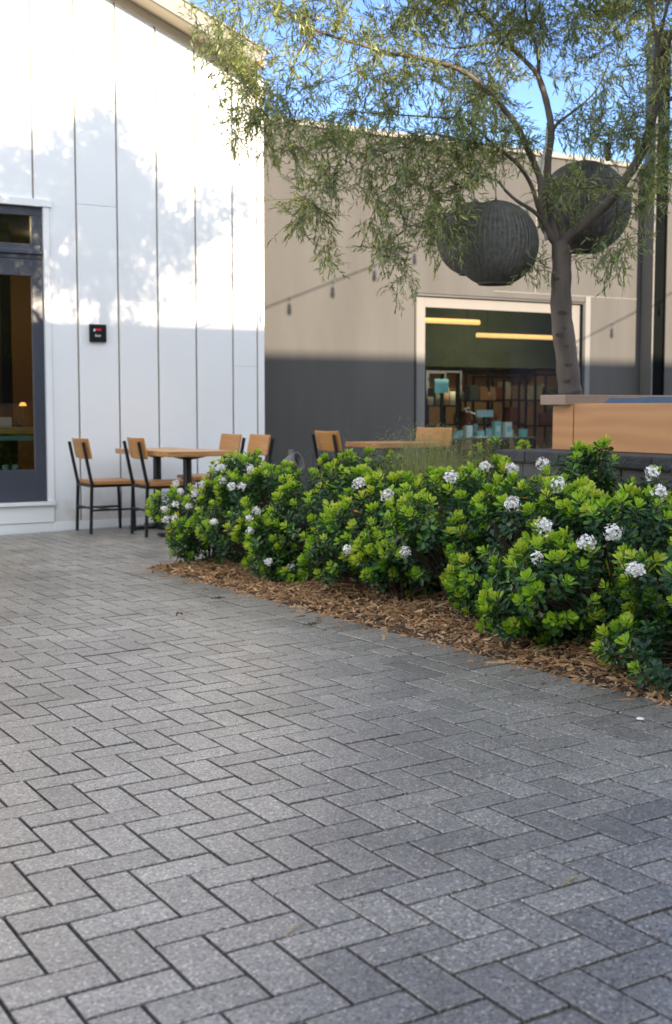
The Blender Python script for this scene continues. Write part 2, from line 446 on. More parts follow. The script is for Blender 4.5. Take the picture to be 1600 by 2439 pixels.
def bed():
    # soil sheet, a little crowned towards the shrubs
    xs = np.concatenate([[BX1 - 0.003, BX1 + 0.03], np.linspace(BX1 + 0.1, 9.5, 64)]); ys = np.concatenate([np.linspace(0.5, BY1 - 0.1, 72), [BY1 - 0.03, BY1 + 0.003]])
    X, Y = np.meshgrid(xs, ys)
    Z = gz(X, Y) - 0.006 + 0.016 * np.clip((X - BX1) / 0.03, 0, 1) * np.clip((BY1 - Y) / 0.03, 0, 1) + 0.05 * np.clip((X - BX1) / 0.6, 0, 1) * np.clip((BY1 - Y) / 0.4, 0, 1) + rng.normal(0, 0.004, X.shape)
    V = np.stack([X, Y, Z], -1).reshape(-1, 3); w = len(xs)
    F = [(r * w + c, r * w + c + 1, (r + 1) * w + c + 1, (r + 1) * w + c) for r in range(len(ys) - 1) for c in range(w - 1)]
    tag(link('soil', np_mesh('soil', V, np.array(F)), M['soil']), kind='structure')
    # bark chips
    n = 29000
    x = BX1 - 0.010 + np.abs(rng.beta(1.0, 1.7, n)) * 1.25; y = 0.8 + rng.random(n) * (BY1 - 0.78)
    sp = rng.random(n) < 0.006; x[sp] = BX1 - rng.random(sp.sum()) ** 2 * 0.16
    L = rng.gamma(2.2, 0.0150, n).clip(0.006, 0.105); Wd = (L * rng.uniform(0.07, 0.34, n)).clip(0.0025, 0.015); T = rng.uniform(0.0015, 0.006, n)
    yaw = rng.random(n) * 6.283; pit = rng.normal(0, 0.28, n); rol = rng.normal(0, 0.5, n)
    crown = 0.05 * np.clip((x - BX1) / 0.6, 0, 1) * np.clip((BY1 - y) / 0.4, 0, 1)
    rim = np.clip((x - BX1) / 0.10, 0.0, 1) * np.clip((BY1 - y) / 0.10, 0.0, 1)
    z = gz(x, y) + np.where(x < BX1 - 0.01, 0.004, -0.003 + 0.012 * rim + rng.random(n) * (0.006 + 0.013 * rim)) + crown
    t = np.array([(-.5, -.35, 0), (-.1, -.5, .25), (.5, -.22, .0), (.42, .3, 0), (-.05, .5, .2), (-.46, .42, 0)])
    low = t + np.array([0, 0, -1.0]); P = np.concatenate([t, low])[None].repeat(n, 0) * np.stack([L, Wd, T], -1)[:, None]
    P[:, :6, 2] += (rng.random((n, 6)) - .5) * T[:, None]
    cr, sr = np.cos(rol)[:, None], np.sin(rol)[:, None]
    Yr, Zr = P[:, :, 1] * cr - P[:, :, 2] * sr, P[:, :, 1] * sr + P[:, :, 2] * cr
    cp, sp = np.cos(pit)[:, None], np.sin(pit)[:, None]
    Xp, Zp = P[:, :, 0] * cp - Zr * sp, P[:, :, 0] * sp + Zr * cp
    cw, sw = np.cos(yaw)[:, None], np.sin(yaw)[:, None]
    V = np.stack([Xp * cw - Yr * sw + x[:, None], Xp * sw + Yr * cw + y[:, None], Zp + z[:, None]], -1)
    f = [(0, 1, 4, 5), (1, 2, 3, 4), (6, 7, 1, 0), (7, 8, 2, 1), (8, 9, 3, 2), (9, 10, 4, 3), (10, 11, 5, 4), (11, 6, 0, 5)]
    F = (np.array(f)[None] + (np.arange(n) * 12)[:, None, None]).reshape(-1, 4)
    me = np_mesh('bark_mulch', V.reshape(-1, 3), F); set_attr(me, 'tint', np.repeat(rng.beta(1.2, 2.1, n), 12))
    m, nn, l, b = mat_new('bark_chip')
    at = nn.new('ShaderNodeAttribute'); at.attribute_name = 'tint'
    rp = nn.new('ShaderNodeValToRGB'); e = rp.color_ramp.elements
    e[0].color = (0.20, 0.098, 0.042, 1); e[1].color = (0.88, 0.62, 0.34, 1)
    q = e.new(0.45); q.color = (0.60, 0.34, 0.15, 1)
    tc = nn.new('ShaderNodeTexCoord'); nz = nn.new('ShaderNodeTexNoise'); nz.inputs['Scale'].default_value = 160
    l.new(tc.outputs['Object'], nz.inputs['Vector'])
    mx = nn.new('ShaderNodeMix'); mx.data_type = 'RGBA'; mx.blend_type = 'MULTIPLY'; mx.inputs[0].default_value = 0.45
    l.new(at.outputs['Fac'], rp.inputs['Fac']); l.new(rp.outputs['Color'], mx.inputs[6]); l.new(nz.outputs['Fac'], mx.inputs[7])
    l.new(mx.outputs[2], b.inputs['Base Color']); b.inputs['Roughness'].default_value = 0.85
    tag(link('bark_mulch', me, m), 'brown shredded bark mulch covering the planting bed', 'mulch', kind='stuff')
bed()

# ------------------------------------------------------------------ white board-sided building (left)
def soffit_z(x): return 4.38 - 0.396 * (x - 5.0)
WB = thing('white_building', 'white building with vertical siding boards and a sloping gable roof edge', 'building')
def white_building():
    YF = 11.0
    joints = [3.265, 3.655, 4.042, 4.43, 4.817, 5.202, 5.466]
    left = [3.265 - 0.387 * k for k in range(1, 28)][::-1]
    xs = left + joints
    mb = MB(); g = 0.009
    def top(x): return soffit_z(x) if x > -1.2 else soffit_z(-1.2) - 0.396 * (-1.2 - x)
    def panel(x0, x1, z0, z1=None):
        c = 0.006
        ztop = [z1, z1] if z1 is not None else [top(x0), top(x1)]
        o = [(x0, z0), (x1, z0), (x1, ztop[1]), (x0, ztop[0])]
        i = [(x0 + c, z0), (x1 - c, z0), (x1 - c, ztop[1]), (x0 + c, ztop[0])]
        vs = [(x, YF + 0.028, z) for x, z in o] + [(x, YF + c, z) for x, z in o] + [(x, YF, z) for x, z in i]
        fs = [(4, 5, 1, 0), (5, 6, 2, 1), (6, 7, 3, 2), (7, 4, 0, 3), (8, 9, 5, 4), (9, 10, 6, 5), (10, 11, 7, 6), (11, 8, 4, 7), (11, 10, 9, 8)]
        mb.add(vs, fs)
    for a, b in zip(xs[:-1], xs[1:]):
        x0, x1 = a + g, b - g
        if x1 < 1.0: panel(x0, x1, 0.0)
        elif a < 3.2: panel(x0, x1, 2.868)
        elif a < 3.3:
            panel(x0, x1, 2.868); panel(3.402, x1, 0.0, 2.868)
        elif a < 3.7: panel(x0, x1, 0.0, 2.855); panel(x0, x1, 2.858)      # horizontal butt joint
        elif a > 5.1 and a < 5.3: panel(x0, x1, 0.0, 1.43); panel(x0, x1, 1.4325)
        else: panel(x0, x1, 0.0)
    mb.build('siding', M['siding'], WB)
    bk = MB()                                            # sheathing behind the grooves
    bk.prism([(-8, 2.84), (5.5, 2.84), (5.5, top(5.5)), (-1.2, top(-1.2)), (-8, top(-8))], 'y', YF + 0.028, YF + 0.12)
    bk.box(3.36, 5.5, YF + 0.028, YF + 0.12, -0.2, 2.84); bk.box(-8, 0.95, YF + 0.028, YF + 0.12, -0.2, 2.84)
    bk.box(5.5, 5.535, YF + 0.028, 17, -0.2, top(5.52)); bk.box(-8, -7.9, YF + 0.12, 17, -0.2, 3.0)
    bk.build('wall', M['sheathing'], WB)
    MB().box(5.470, 5.5352, YF - 0.006, YF + 0.0279, 0.0, top(5.5) + 0.01, 0.003).build('corner_board', M['trim'], WB)
    sk = MB().box(3.402, 5.537, YF - 0.012, YF + 0.0279, -0.25, -0.002, 0.004)
    sk.box(-8, 0.94, YF - 0.012, YF + 0.0279, -0.25, -0.002, 0.004)
    sk.build('skirting_board', M['trim'], WB)
    MB().box(1.0, 3.398, YF - 0.014, YF + 0.0279, -0.002, 0.152, 0.004).box(1.0, 3.400, YF - 0.004, YF + 0.0279, -0.25, -0.004).build('apron_board', M['trim'], WB)
    # roof: slab with a fascia overhanging the gable
    def slab(t0, t1, e0, e1):
        xr, xp, xl = e1, -1.2, -8.6
        f = lambda x, t: top(x) + t
        return [(xl, f(xl, t0)), (xp, f(xp, t0)), (xr, f(xr, t0)), (xr, f(xr, t1)), (xp, f(xp, t1)), (xl, f(xl, t1))]
    rf = MB().prism(slab(0.15, 0.168, 0, 5.46), 'y', 10.685, 17.5).build('roof', M['roofing'], WB)
    MB().prism(slab(-0.012, 0.148, 0, 5.42), 'y', 10.70, 10.735).prism(slab(-0.012, 0.148, 0, 5.42), 'y', 17.0, 17.03).build('fascia', M['fascia'], rf)
    MB().prism(slab(0.001, 0.145, 0, 5.40), 'y', 10.737, 16.99).build('soffit', M['soffit'], rf)
    MB().prism([(u, w) for u, w in ((-1.2, top(-1.2) - 0.09), (5.46, top(5.46) - 0.09), (5.46, top(5.46) - 0.002), (-1.2, top(-1.2) - 0.002))], 'y', YF - 0.022, YF - 0.001).build('frieze_board', M['soffit'], WB)
    # casing round the glazed door
    cs = MB().box(3.345, 3.400, YF - 0.018, YF + 0.06, 0.187, 2.800, 0.003).box(0.96, 3.42, YF - 0.03, YF + 0.06, 2.802, 2.866, 0.003)
    cs.box(0.96, 3.402, YF - 0.045, YF + 0.06, 0.154, 0.185, 0.004).box(0.955, 1.0, YF - 0.018, YF + 0.06, 0.187, 2.800, 0.003)
    cs.build('door_casing', M['trim'], WB)
    def leaf(x0, x1):
        d = MB(); yd0, yd1 = YF + 0.02, YF + 0.065
        d.box(x0, x0 + 0.085, yd0, yd1, 0.19, 2.34, 0.003).box(x1 - 0.092, x1, yd0, yd1, 0.19, 2.34, 0.003)
        d.box(x0 + 0.085, x1 - 0.092, yd0 + .001, yd1 - .001, 0.19, 0.474, 0.003).box(x0 + 0.085, x1 - 0.092, yd0 + .001, yd1 - .001, 2.196, 2.34, 0.003)
        o = d.build('door', M['door_paint'], WB)
        MB().box(x0 + 0.075, x1 - 0.082, yd0 + 0.018, yd0 + 0.026, 0.464, 2.206).build('glass_pane', M['glass'], o)
        for u in (x0 + 0.0855, x1 - 0.101): MB().box(u, u + 0.0085, yd0 + 0.006, yd0 + 0.017, 0.475, 2.195).build('glazing_bead', M['steel_side'], o)
        return o
    o = leaf(2.175, 3.338); leaf(1.005, 2.165)
    MB().tube([(2.30, YF + 0.018, 1.0), (2.30, YF - 0.04, 1.02), (2.30, YF - 0.04, 1.38), (2.30, YF + 0.018, 1.40)], 0.012, 8).build('handle', M['black_metal'], o)
    t = MB(); y0, y1 = YF + 0.015, YF + 0.07
    t.box(1.002, 3.340, y0, y1, 2.722, 2.798, 0.003).box(1.002, 3.340, y0, y1, 2.345, 2.475, 0.003)
    t.box(1.002, 1.085, y0 + .001, y1, 2.476, 2.721, 0.003).box(3.247, 3.340, y0 + .001, y1, 2.476, 2.721, 0.003).box(2.12, 2.21, y0 + .001, y1, 2.476, 2.721, 0.003)
    t.box(1.002, 3.340, y0 - 0.028, y0 - 0.001, 2.385, 2.425, 0.006)
    o = t.build('transom', M['door_paint'], WB)
    MB().box(1.08, 2.125, y0 + 0.02, y0 + 0.028, 2.47, 2.73).build('glass_pane', M['glass'], o)
    MB().box(2.205, 3.252, y0 + 0.02, y0 + 0.028, 2.47, 2.73).build('glass_pane', M['glass'], o)
    # the room behind the door
    rm = plain('cafe_wall', (0.20, 0.11, 0.05), 0.8, var=0.2, scale=1.2)
    q = MB(); q.box(0.8, 5.4, 15.4, 15.5, -0.05, 2.95); q.box(0.7, 0.8, 11.2, 15.5, -0.05, 2.95); q.box(5.4, 5.48, 11.2, 15.5, -0.05, 2.95)
    q.build('interior_wall', rm, WB)
    MB().box(0.8, 5.4, 11.13, 15.4, 2.96, 3.0).build('interior_ceiling', plain('cafe_ceiling', (0.05, 0.045, 0.035), 0.8), WB)
    MB().box(0.8, 5.4, 11.13, 15.4, -0.1, -0.03).build('interior_floor', wood('cafe_floor', (0.08, 0.05, 0.03), (0.15, 0.09, 0.05)), WB)
    MB().box(3.49, 3.60, 13.0, 13.12, -0.03, 2.95, 0.005).build('interior_column', M['black_frame'], WB)
white_building()

def box_sign():
    t = thing('wall_box', 'small square black box with a red light mounted on the white siding', 'wall box', (3.832, 11.0, 1.7075))
    o = MB().box(-0.079, 0.079, -0.030, -0.0005, -0.0795, 0.0795, 0.008).build('case', plain('box_case', (0.008, 0.009, 0.011), 0.3, var=0.1), t)
    MB().box(-0.066, 0.066, -0.0335, -0.0302, -0.066, 0.066, 0.003).build('face_plate', plain('box_face', (0.016, 0.018, 0.02), 0.22, var=0.1), t)
    MB().box(-0.026, 0.026, -0.0365, -0.0337, 0.020, 0.040, 0.003).build('indicator', plain('red_lens', (0.62, 0.02, 0.045), 0.3, var=0.05), t)
    MB().prism([(-.038 + .009 * math.cos(a), .026 + .013 * math.sin(a)) for a in np.linspace(0, 6.1, 14)], 'y', -0.0360, -0.0337).build('button', plain('white_print', (0.75, 0.77, 0.78), 0.4), t)
    w = MB()                                            # blurred lettering: a row of small strokes
    x = -0.030
    for k, (wd, h) in enumerate(((.007, .024), (.006, .014), (.003, .018), (.006, .014), (.006, .014), (.003, .022), (.003, .020))):
        w.box(x, x + wd, -0.0352, -0.0337, -0.034, -0.034 + h); x += wd + 0.0026
    w.build('lettering', plain('print_white', (0.62, 0.63, 0.63), 0.5), t)
box_sign()

# ------------------------------------------------------------------ grey stucco building with shop window (right)
GB = thing('grey_building', 'long grey stucco building with a flat parapet and a large shop window', 'building')
def grey_building():
    Y0, Y1 = 11.9, 12.1
    w = MB()
    w.box(5.537, 7.912, Y0, Y1, -0.3, 4.02).box(10.43, 17, Y0, Y1, -0.3, 4.02).box(7.912, 10.43, Y0, Y1, 2.33, 4.02).box(7.912, 10.43, Y0 + .08, Y1, -0.3, 0.10)
    w.box(16.9, 17, Y1, 20, -0.3, 4.02)
    w.build('wall', M['stucco'], GB)
    MB().box(5.537, 17.02, Y0 - 0.035, Y1 + 0.03, 4.022, 4.085, 0.006).build('parapet_coping', M['coping'], GB)
    MB().box(5.55, 16.9, Y1, 20, 3.1, 3.2).build('roof', M['roofing'], GB)
    # thin joint between stucco panels
    MB().box(9.632, 9.648, Y0 - 0.004, Y0 - 0.0005, 2.40, 4.02, 0.001).box(9.02, 11.30, Y0 - 0.003, Y0 - 0.0005, 2.395, 2.405, 0.001).build('joint_strip', M['surround'], GB)
    f = MB().box(7.905, 7.925, Y0 - 0.012, Y0 + 0.10, -0.2, 2.322).box(7.93, 10.385, Y0 - 0.012, Y0 + 0.055, 2.300, 2.322).box(10.387, 10.43, Y0 - 0.012, Y0 + 0.10, -0.2, 2.322)
    fr = f.build('window_frame', M['black_frame'], GB)
    s = MB().box(7.927, 8.073, Y0 + 0.035, Y0 + 0.14, -0.2, 2.298, 0.004).box(10.25, 10.385, Y0 + 0.035, Y0 + 0.14, -0.2, 2.298, 0.004)
    s.box(8.0735, 10.2495, Y0 + 0.036, Y0 + 0.14, 2.177, 2.298, 0.004).box(8.0735, 10.2495, Y0 + 0.036, Y0 + 0.14, 0.0, 0.16, 0.004)
    s.build('window_surround', M['surround'], GB)
    MB().box(8.06, 10.26, Y0 + 0.11, Y0 + 0.12, 0.15, 2.19).build('glass_pane', M['store_glass'], GB)
    MB().box(10.43, 10.51, Y0 - 0.010, Y0 - 0.0005, -0.2, 2.40, 0.003).build('pilaster_strip', plain('light_stucco', (0.165, 0.16, 0.155), 0.8, var=0.06, scale=3, bump=0.1, bscale=100), GB)
    # the shop room
    iw = plain('shop_wall', (0.36, 0.22, 0.10), 0.8, var=0.25, scale=0.8)
    q = MB().box(5.56, 16.9, 18.6, 18.7, -0.05, 3.1).box(5.56, 5.64, 12.1, 18.6, -0.05, 3.1).box(14.9, 16.0, 18.3, 18.59, -0.05, 3.1)
    q.build('interior_wall', iw, GB)
    MB().box(5.65, 16.89, 18.22, 18.29, 1.75, 2.97).build('reflection_band', plain('tree_reflection_green', (0.16, 0.195, 0.145), 0.8, var=0.35, scale=0.9), GB)  # green band painted in place of trees reflected in the window glass
    MB().box(5.64, 16.9, 12.1, 18.6, -0.08, 0.0).build('interior_floor', wood('shop_floor', (0.10, 0.06, 0.035), (0.18, 0.11, 0.06)), GB)
    MB().box(5.64, 16.9, 12.1, 18.6, 2.98, 3.02).build('interior_ceiling', plain('shop_ceiling', (0.18, 0.23, 0.165), 0.8, var=0.3, scale=1.0), GB)  # ceiling tinted green to imitate the same tree reflection
grey_building()

def steel_column():
    t = thing('steel_column', 'dark steel column standing against the grey stucco wall', 'column', (11.455, 11.78, gz(11.455, 11.78)))
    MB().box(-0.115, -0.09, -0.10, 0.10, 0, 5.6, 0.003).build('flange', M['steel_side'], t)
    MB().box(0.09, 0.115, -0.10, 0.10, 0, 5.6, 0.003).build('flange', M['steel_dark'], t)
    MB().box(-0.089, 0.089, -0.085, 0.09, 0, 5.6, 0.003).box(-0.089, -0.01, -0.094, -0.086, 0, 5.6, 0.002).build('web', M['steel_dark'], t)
    MB().box(-0.17, 0.17, -0.115, 0.115, -0.02, 0.018, 0.003).build('base_plate', M['steel_side'], t)
steel_column()

# ------------------------------------------------------------------ inside the shop
def shop():
    warm = glow('warm_lamp', (1.0, 0.56, 0.21), 0.38)
    for (x0, x1, y, z), lab in (((8.75, 10.36, 14.0, 2.2), 'nearer warm linear lamp hanging inside the shop window'), ((11.66, 13.5, 15.8, 2.155), 'further warm linear lamp hanging inside the shop behind the tree trunk')):
        t = thing('linear_lamp', lab, 'lamp', ((x0 + x1) / 2, y, z), 0, 'warm linear lamps in the shop')
        h = (x1 - x0) / 2
        MB().tube([(-h, 0, 0), (h, 0, 0)], 0.036, 12).build('tube', warm, t, True)
        for sx in (-h + .2, h - .2): MB().bar((sx, 0, 0.03), (sx, 0, 2.97 - z), 0.006).build('hanger', M['black_metal'], t)
    dl = glow('fill_light', (1.0, 0.82, 0.58), 130.0)  # unseen lights added to brighten the shop beyond its linear lamps
    for k, (x, y) in enumerate(((9.6, 13.0), (11.2, 13.1), (12.6, 14.6), (9.9, 16.6), (13.4, 16.9))):
        o = MB().lathe([(.001, 0), (.055, 0), (.065, .012), (.065, .02)], 20).build('ceiling_fill_light', dl); o.location = (x, y, 2.955)
        tag(o, 'added round downlight in the shop ceiling, out of sight above the window head', 'added light', 'fill lights added in the shop ceiling')
    cols = {'tan': (0.33, 0.24, 0.14), 'dark red': (0.20, 0.07, 0.05), 'cream': (0.42, 0.38, 0.29), 'olive': (0.15, 0.14, 0.07), 'slate': (0.09, 0.105, 0.11), 'orange': (0.34, 0.18, 0.08)}
    gm = {k: plain('goods_' + k.replace(' ', '_'), c, 0.6, var=0.2, scale=9) for k, c in cols.items()}
    racks = [('left', 9.10, 9.64, 13.6, 1.51, (0.30, 0.68, 1.06)), ('tall middle', 10.02, 10.82, 14.2, 1.58, (0.45, 0.80, 1.13)),
             ('rear', 10.92, 11.62, 14.7, 1.49, (0.42, 0.80, 1.15)), ('right', 11.14, 12.10, 13.9, 1.51, (0.40, 0.78, 1.14))]
    for nm, x0, x1, y, h, levels in racks:
        t = thing('shelving_rack', 'black metal shelving rack, the %s one inside the shop' % nm, 'shelf', ((x0 + x1) / 2, y, 0.0), 0, 'racks inside the shop')
        a = (x1 - x0) / 2; f = MB()
        for sx in (-a, a):
            for sy in (-0.18, 0.18): f.box(sx - 0.014, sx + 0.014, sy - 0.014, sy + 0.014, 0, h)
        for sy in (-0.18, 0.18): f.box(-a + 0.015, a - 0.015, sy - 0.012, sy + 0.012, h - 0.026, h - 0.002)
        f.box(-0.012, 0.012, 0.170, 0.19, 0.0, h - 0.027)
        f.build('frame', M['black_frame'], t)
        for z in levels: MB().box(-a + 0.016, a - 0.016, -0.166, 0.166, z - 0.02, z).build('shelf', M['black_frame'], t)
        for li, z in enumerate(levels):
            x = x0 + 0.04
            names = list(cols)
            while x < x1 - 0.09:
                wd = random.uniform(0.06, 0.15); hh = random.uniform(0.10, 0.26); c = names[random.randrange(len(names))] if li else names[random.choice((0, 1, 2))]
                wd = min(wd, x1 - 0.03 - x)
                b = MB()
                if random.random() < 0.45:
                    b.lathe([(0.001, 0), (wd * .42, 0), (wd * .46, hh * .55), (wd * .36, hh * .85), (wd * .22, hh), (0.001, hh)], 14)
                else:
                    b.box(-wd / 2, wd / 2, -0.09, 0.09, 0, hh, 0.006); b.box(-wd / 2 + .012, wd / 2 - .012, -0.094, -0.0905, hh * .3, hh * .7)
                o = b.build('shop_goods', gm[c])
                o.location = (x + wd / 2, y - 0.04, z + 0.001)
                g = '%s goods on the %s shop rack' % (c, nm)
                tag(o, '%s packaged goods on the %s black rack inside the shop' % (c, nm), 'goods', g)
                x += wd + random.uniform(0.008, 0.05)
    t = thing('display_table', 'dark display table of pale boxes just inside the shop window', 'table', (9.55, 12.75, 0.0))
    MB().box(-0.68, 0.62, -0.26, 0.3, 0.632, 0.655, 0.003).build('tabletop', plain('display_top', (0.08, 0.10, 0.10), 0.5), t)
    for sx in (-0.62, 0.56):
        for sy in (-0.22, 0.26): MB().box(sx - .018, sx + .018, sy - .018, sy + .018, 0, 0.631).build('leg', M['black_metal'], t)
    pale = {'pale teal': plain('teal_card', (0.22, 0.50, 0.52), 0.5, var=0.15), 'white': plain('white_card', (0.60, 0.66, 0.68), 0.5, var=0.1), 'grey blue': plain('blue_card', (0.28, 0.38, 0.45), 0.5, var=0.12)}
    its = [(8.98, 12.62, .05, .07, 'grey blue', 'small grey blue pot at the left end of the shop display table'), (9.10, 12.70, .06, .09, 'pale teal', 'pale teal pot second from the left on the shop display table'), (9.22, 12.66, .045, .15, 'white', 'upright white card box left on the shop display table'),
           (9.36, 12.60, .06, .08, 'pale teal', 'low teal cup in the middle of the shop display table'), (9.49, 12.66, .07, .11, 'grey blue', 'grey blue box in the middle of the shop display table'), (9.645, 12.64, .05, .20, 'pale teal', 'tall teal box with white label on the shop display table'),
           (9.80, 12.62, .05, .19, 'white', 'tall white box on the shop display table'), (9.90, 12.7, .05, .08, 'white', 'low white cup right of the tall boxes in the shop'), (10.04, 12.60, .065, .10, 'pale teal', 'teal house shaped pot at the right end of the shop display table'), (9.28, 12.52, .09, .015, 'white', 'flat white tray on the shop display table')]
    for x, y, r, h, c, lab in its:
        b = MB()
        if 'pot' in lab or 'cup' in lab: b.lathe([(0.001, 0), (r * .8, 0), (r, h), (r * .9, h), (r * .75, h * .1)], 16)
        else: b.box(-r, r, -r * .7, r * .7, 0, h, 0.004)
        o = b.build('display_item', pale[c]); o.location = (x, y, 0.6562); tag(o, lab, 'container')
        if 'tall' in lab: MB().box(-r * .6, r * .6, -r * .7 - .003, -r * .7 - .0005, h * .35, h * .7).build('printed_label', pale['white' if c != 'white' else 'pale teal'], o)
    for x, y, z0, z1, hw, m, lab in ((8.835, 12.7, 1.21, 1.38, 0.105, 'pale teal', 'pale teal sign card on a stand inside the shop window'), (9.43, 12.6, 0.91, 1.0, 0.13, 'grey blue', 'wide low sign card above the shop display table')):
        t = thing('sign_stand', lab, 'sign', (x, y, 0.0))
        MB().box(-hw, hw, -0.008, 0.008, z0, z1, 0.003).build('card', pale[m], t)
        MB().box(-0.012, 0.012, -0.012, 0.012, 0.0, z0 - .001).box(-0.09, 0.09, -0.07, 0.07, 0, 0.012).build('stand', M['black_metal'], t)
    # white flowers in a vase on the display
    t = thing('flower_vase', 'glass vase of small white flowers on the shop display table', 'vase', (9.44, 12.82, 0.656))
    MB().lathe([(0.001, 0), (.035, 0), (.045, .09), (.03, .17)], 16).build('vase', pale['grey blue'], t, True)
    fl = MB(); st = MB()
    for k in range(9):
        a = random.uniform(-.16, .16); z = random.uniform(.27, .38); c = random.uniform(-.05, .05)
        st.tube([(0, 0, .1), (a * .5, c * .5, .2), (a, c, z)], .003, 5)
        fl.lathe([(0.001, -.012), (.016, -.004), (.016, .006), (0.001, .014)], 8, (a, c, z))
    st.build('stem', M['stem'], t); fl.build('blossom', M['petal'], t)
shop()

def cafe():
    t = thing('service_counter', 'wooden service counter with a teal shelf inside the glazed door', 'counter', (2.9, 12.5, -0.03))
    MB().box(-1.6, 0.75, -0.05, 0.45, 0.80, 0.86, 0.004).build('counter_top', M['table_wood'], t)
    MB().box(-1.55, 0.70, 0.0, 0.40, 0.0, 0.36, 0.004).build('base', M['black_frame'], t)
    MB().box(-1.55, 0.70, -0.24, 0.34, 0.735, 0.775, 0.003).build('shelf', plain('teal_shelf', (0.12, 0.30, 0.30), 0.35), t)
    MB().box(-1.55, 0.70, 0.36, 0.39, 0.361, 0.734).build('back_panel', M['cafe_dark'], t)
    for k, (x, lab) in enumerate(((3.33, 'pale teal glass jar on the cafe counter base, left'), (3.43, 'pale teal glass jar on the cafe counter base, right'), (3.24, 'short grey jar at the left of the cafe counter base'))):
        o = MB().lathe([(0.001, 0), (.034, 0), (.038, .09), (.03, .13), (0.001, .13)], 14).build('glass_jar', plain('jar_glass', (0.20, 0.32, 0.30), 0.25), None, True)
        o.location = (x, 12.36, 0.332); tag(o, lab, 'jar')
    for x, w, h, lab, c in ((3.40, .07, .10, 'white paper box on the cafe counter inside the door', (0.55, .55, .52)), (3.56, .05, .06, 'dark bowl on the cafe counter inside the door', (0.05, 0.07, .07))):
        o = (MB().box(-w, w, -w, w, 0, h, 0.005) if 'box' in lab else MB().lathe([(0.001, 0), (w * .5, 0), (w, h), (w * .9, h), (w * .4, .01)], 16)).build('counter_item', plain('counter_item', c, 0.5)); o.location = (x, 12.66, 0.832); tag(o, lab, 'container')
    t = thing('table_lamp', 'small lit orange lamp deep inside the room behind the glazed door', 'lamp', (4.13, 14.5, 0.78))
    MB().lathe([(0.001, 0), (.05, 0), (.012, .02), (.012, .27), (0.001, .27)], 16).build('stem', M['black_metal'], t, True)
    MB().lathe([(0.025, .31), (.045, .27), (.044, .27), (.024, .309)], 20).build('lamp_shade', glow('amber_shade', (1.0, 0.45, 0.10), 0.55), t, True)
    t = thing('back_table', 'dark side table carrying the lit lamp inside the room', 'table', (4.1, 14.5, -0.03))
    MB().box(-0.7, 0.7, -0.25, 0.25, 0.77, 0.808, 0.004).build('tabletop', M['black_frame'], t)
    for sx in (-0.65, 0.65): MB().box(sx - .03, sx + .03, -.2, .2, 0, .769).build('leg', M['black_frame'], t)
for k, (x, y) in enumerate(((2.4, 13.2), (4.2, 13.8))):
    o = MB().lathe([(.001, 0), (.055, 0), (.065, .012), (.065, .02)], 20).build('ceiling_fill_light', glow('cafe_fill_light', (1.0, 0.70, 0.40), 85.0)); o.location = (x, y, 2.935)  # added out of view to lift the light in this room
    tag(o, 'added unseen downlight in the ceiling of the room behind the glazed door', 'added light', 'fill lights added in the cafe ceiling')
M['cafe_dark'] = plain('cafe_dark_panel', (0.04, 0.035, 0.025), 0.6)
cafe()
# ------------------------------------------------------------------ tables and chairs
def make_chair():
    t = thing('cafe_chair', 'x', 'chair')
    for s in (-1, 1):
        y = 0.178 * s
        b = MB().bar((-0.205, y, 0), (-0.190, y, 0.44), 0.024).bar((-0.190, y, 0.432), (-0.264, y, 0.800), 0.024)
        b.build('back_post', M['black_metal'], t)
        MB().bar((0.205, y, 0), (0.190, y, 0.425), 0.022).build('leg', M['black_metal'], t)
        MB().bar((-0.196, y, 0.205), (0.197, y, 0.205), 0.018).build('stretcher', M['black_metal'], t)
    MB().bar((-0.02, -0.168, 0.205), (-0.02, 0.168, 0.205), 0.018).bar((-0.198, -0.165, 0.225), (-0.198, 0.165, 0.225), 0.018).build('cross_bar', M['black_metal'], t)
    MB().box(-0.20, 0.20, -0.19, -0.168, 0.405, 0.4275, .002).box(-0.20, 0.20, 0.168, 0.19, 0.405, 0.4275, .002).box(-0.20, -0.178, -0.167, 0.167, 0.406, 0.4275, .002).box(0.178, 0.20, -0.167, 0.167, 0.406, 0.4275, .002).build('seat_frame', M['black_metal'], t)
    MB().box(-0.172, 0.235, -0.205, 0.205, 0.4285, 0.462, 0.008).build('seat', M['seat_wood'], t)
    # curved plywood back, fixed to the front of the posts
    n = 10; vs = []; fs = []
    lean = Vector((-0.082, 0, 0.41)).normalized(); nrm = Vector((lean.z, 0, -lean.x))
    for i in range(n + 1):
        u = -1 + 2 * i / n
        for zt in (0.648, 0.658, 0.815, 0.825):
            for th in (0, 1):
                cur = 0.022 * (1 - u * u)
                edge = 0.004 if zt in (0.648, 0.825) else 0.0
                base = Vector((-0.190, 0, 0.432)) + lean * ((zt - 0.432) / lean.z)
                p = base + nrm * (0.014 - cur * 0.9 + 0.020 + (0.014 if th else 0.0) + (edge * (-1 if th else 1)))
                vs.append((p.x, u * 0.198 * (0.985 if zt in (0.648, 0.825) else 1), p.z))
    for i in range(n):
        a, b = i * 8, (i + 1) * 8
        for k in range(3):
            fs.append((a + 2 * k, b + 2 * k, b + 2 * k + 2, a + 2 * k + 2)); fs.append((a + 2 * k + 1, a + 2 * k + 3, b + 2 * k + 3, b + 2 * k + 1))
        fs.append((a, a + 1, b + 1, b)); fs.append((a + 6, b + 6, b + 7, a + 7))
    fs += [(0, 2, 3, 1), (2, 4, 5, 3), (4, 6, 7, 5)] + [(n * 8 + q[0], n * 8 + q[1], n * 8 + q[2], n * 8 + q[3]) for q in ((0, 1, 3, 2), (2, 3, 5, 4), (4, 5, 7, 6))]
    o = link('backrest', raw_mesh('backrest', vs, fs), M['chair_wood'], t)
    return t
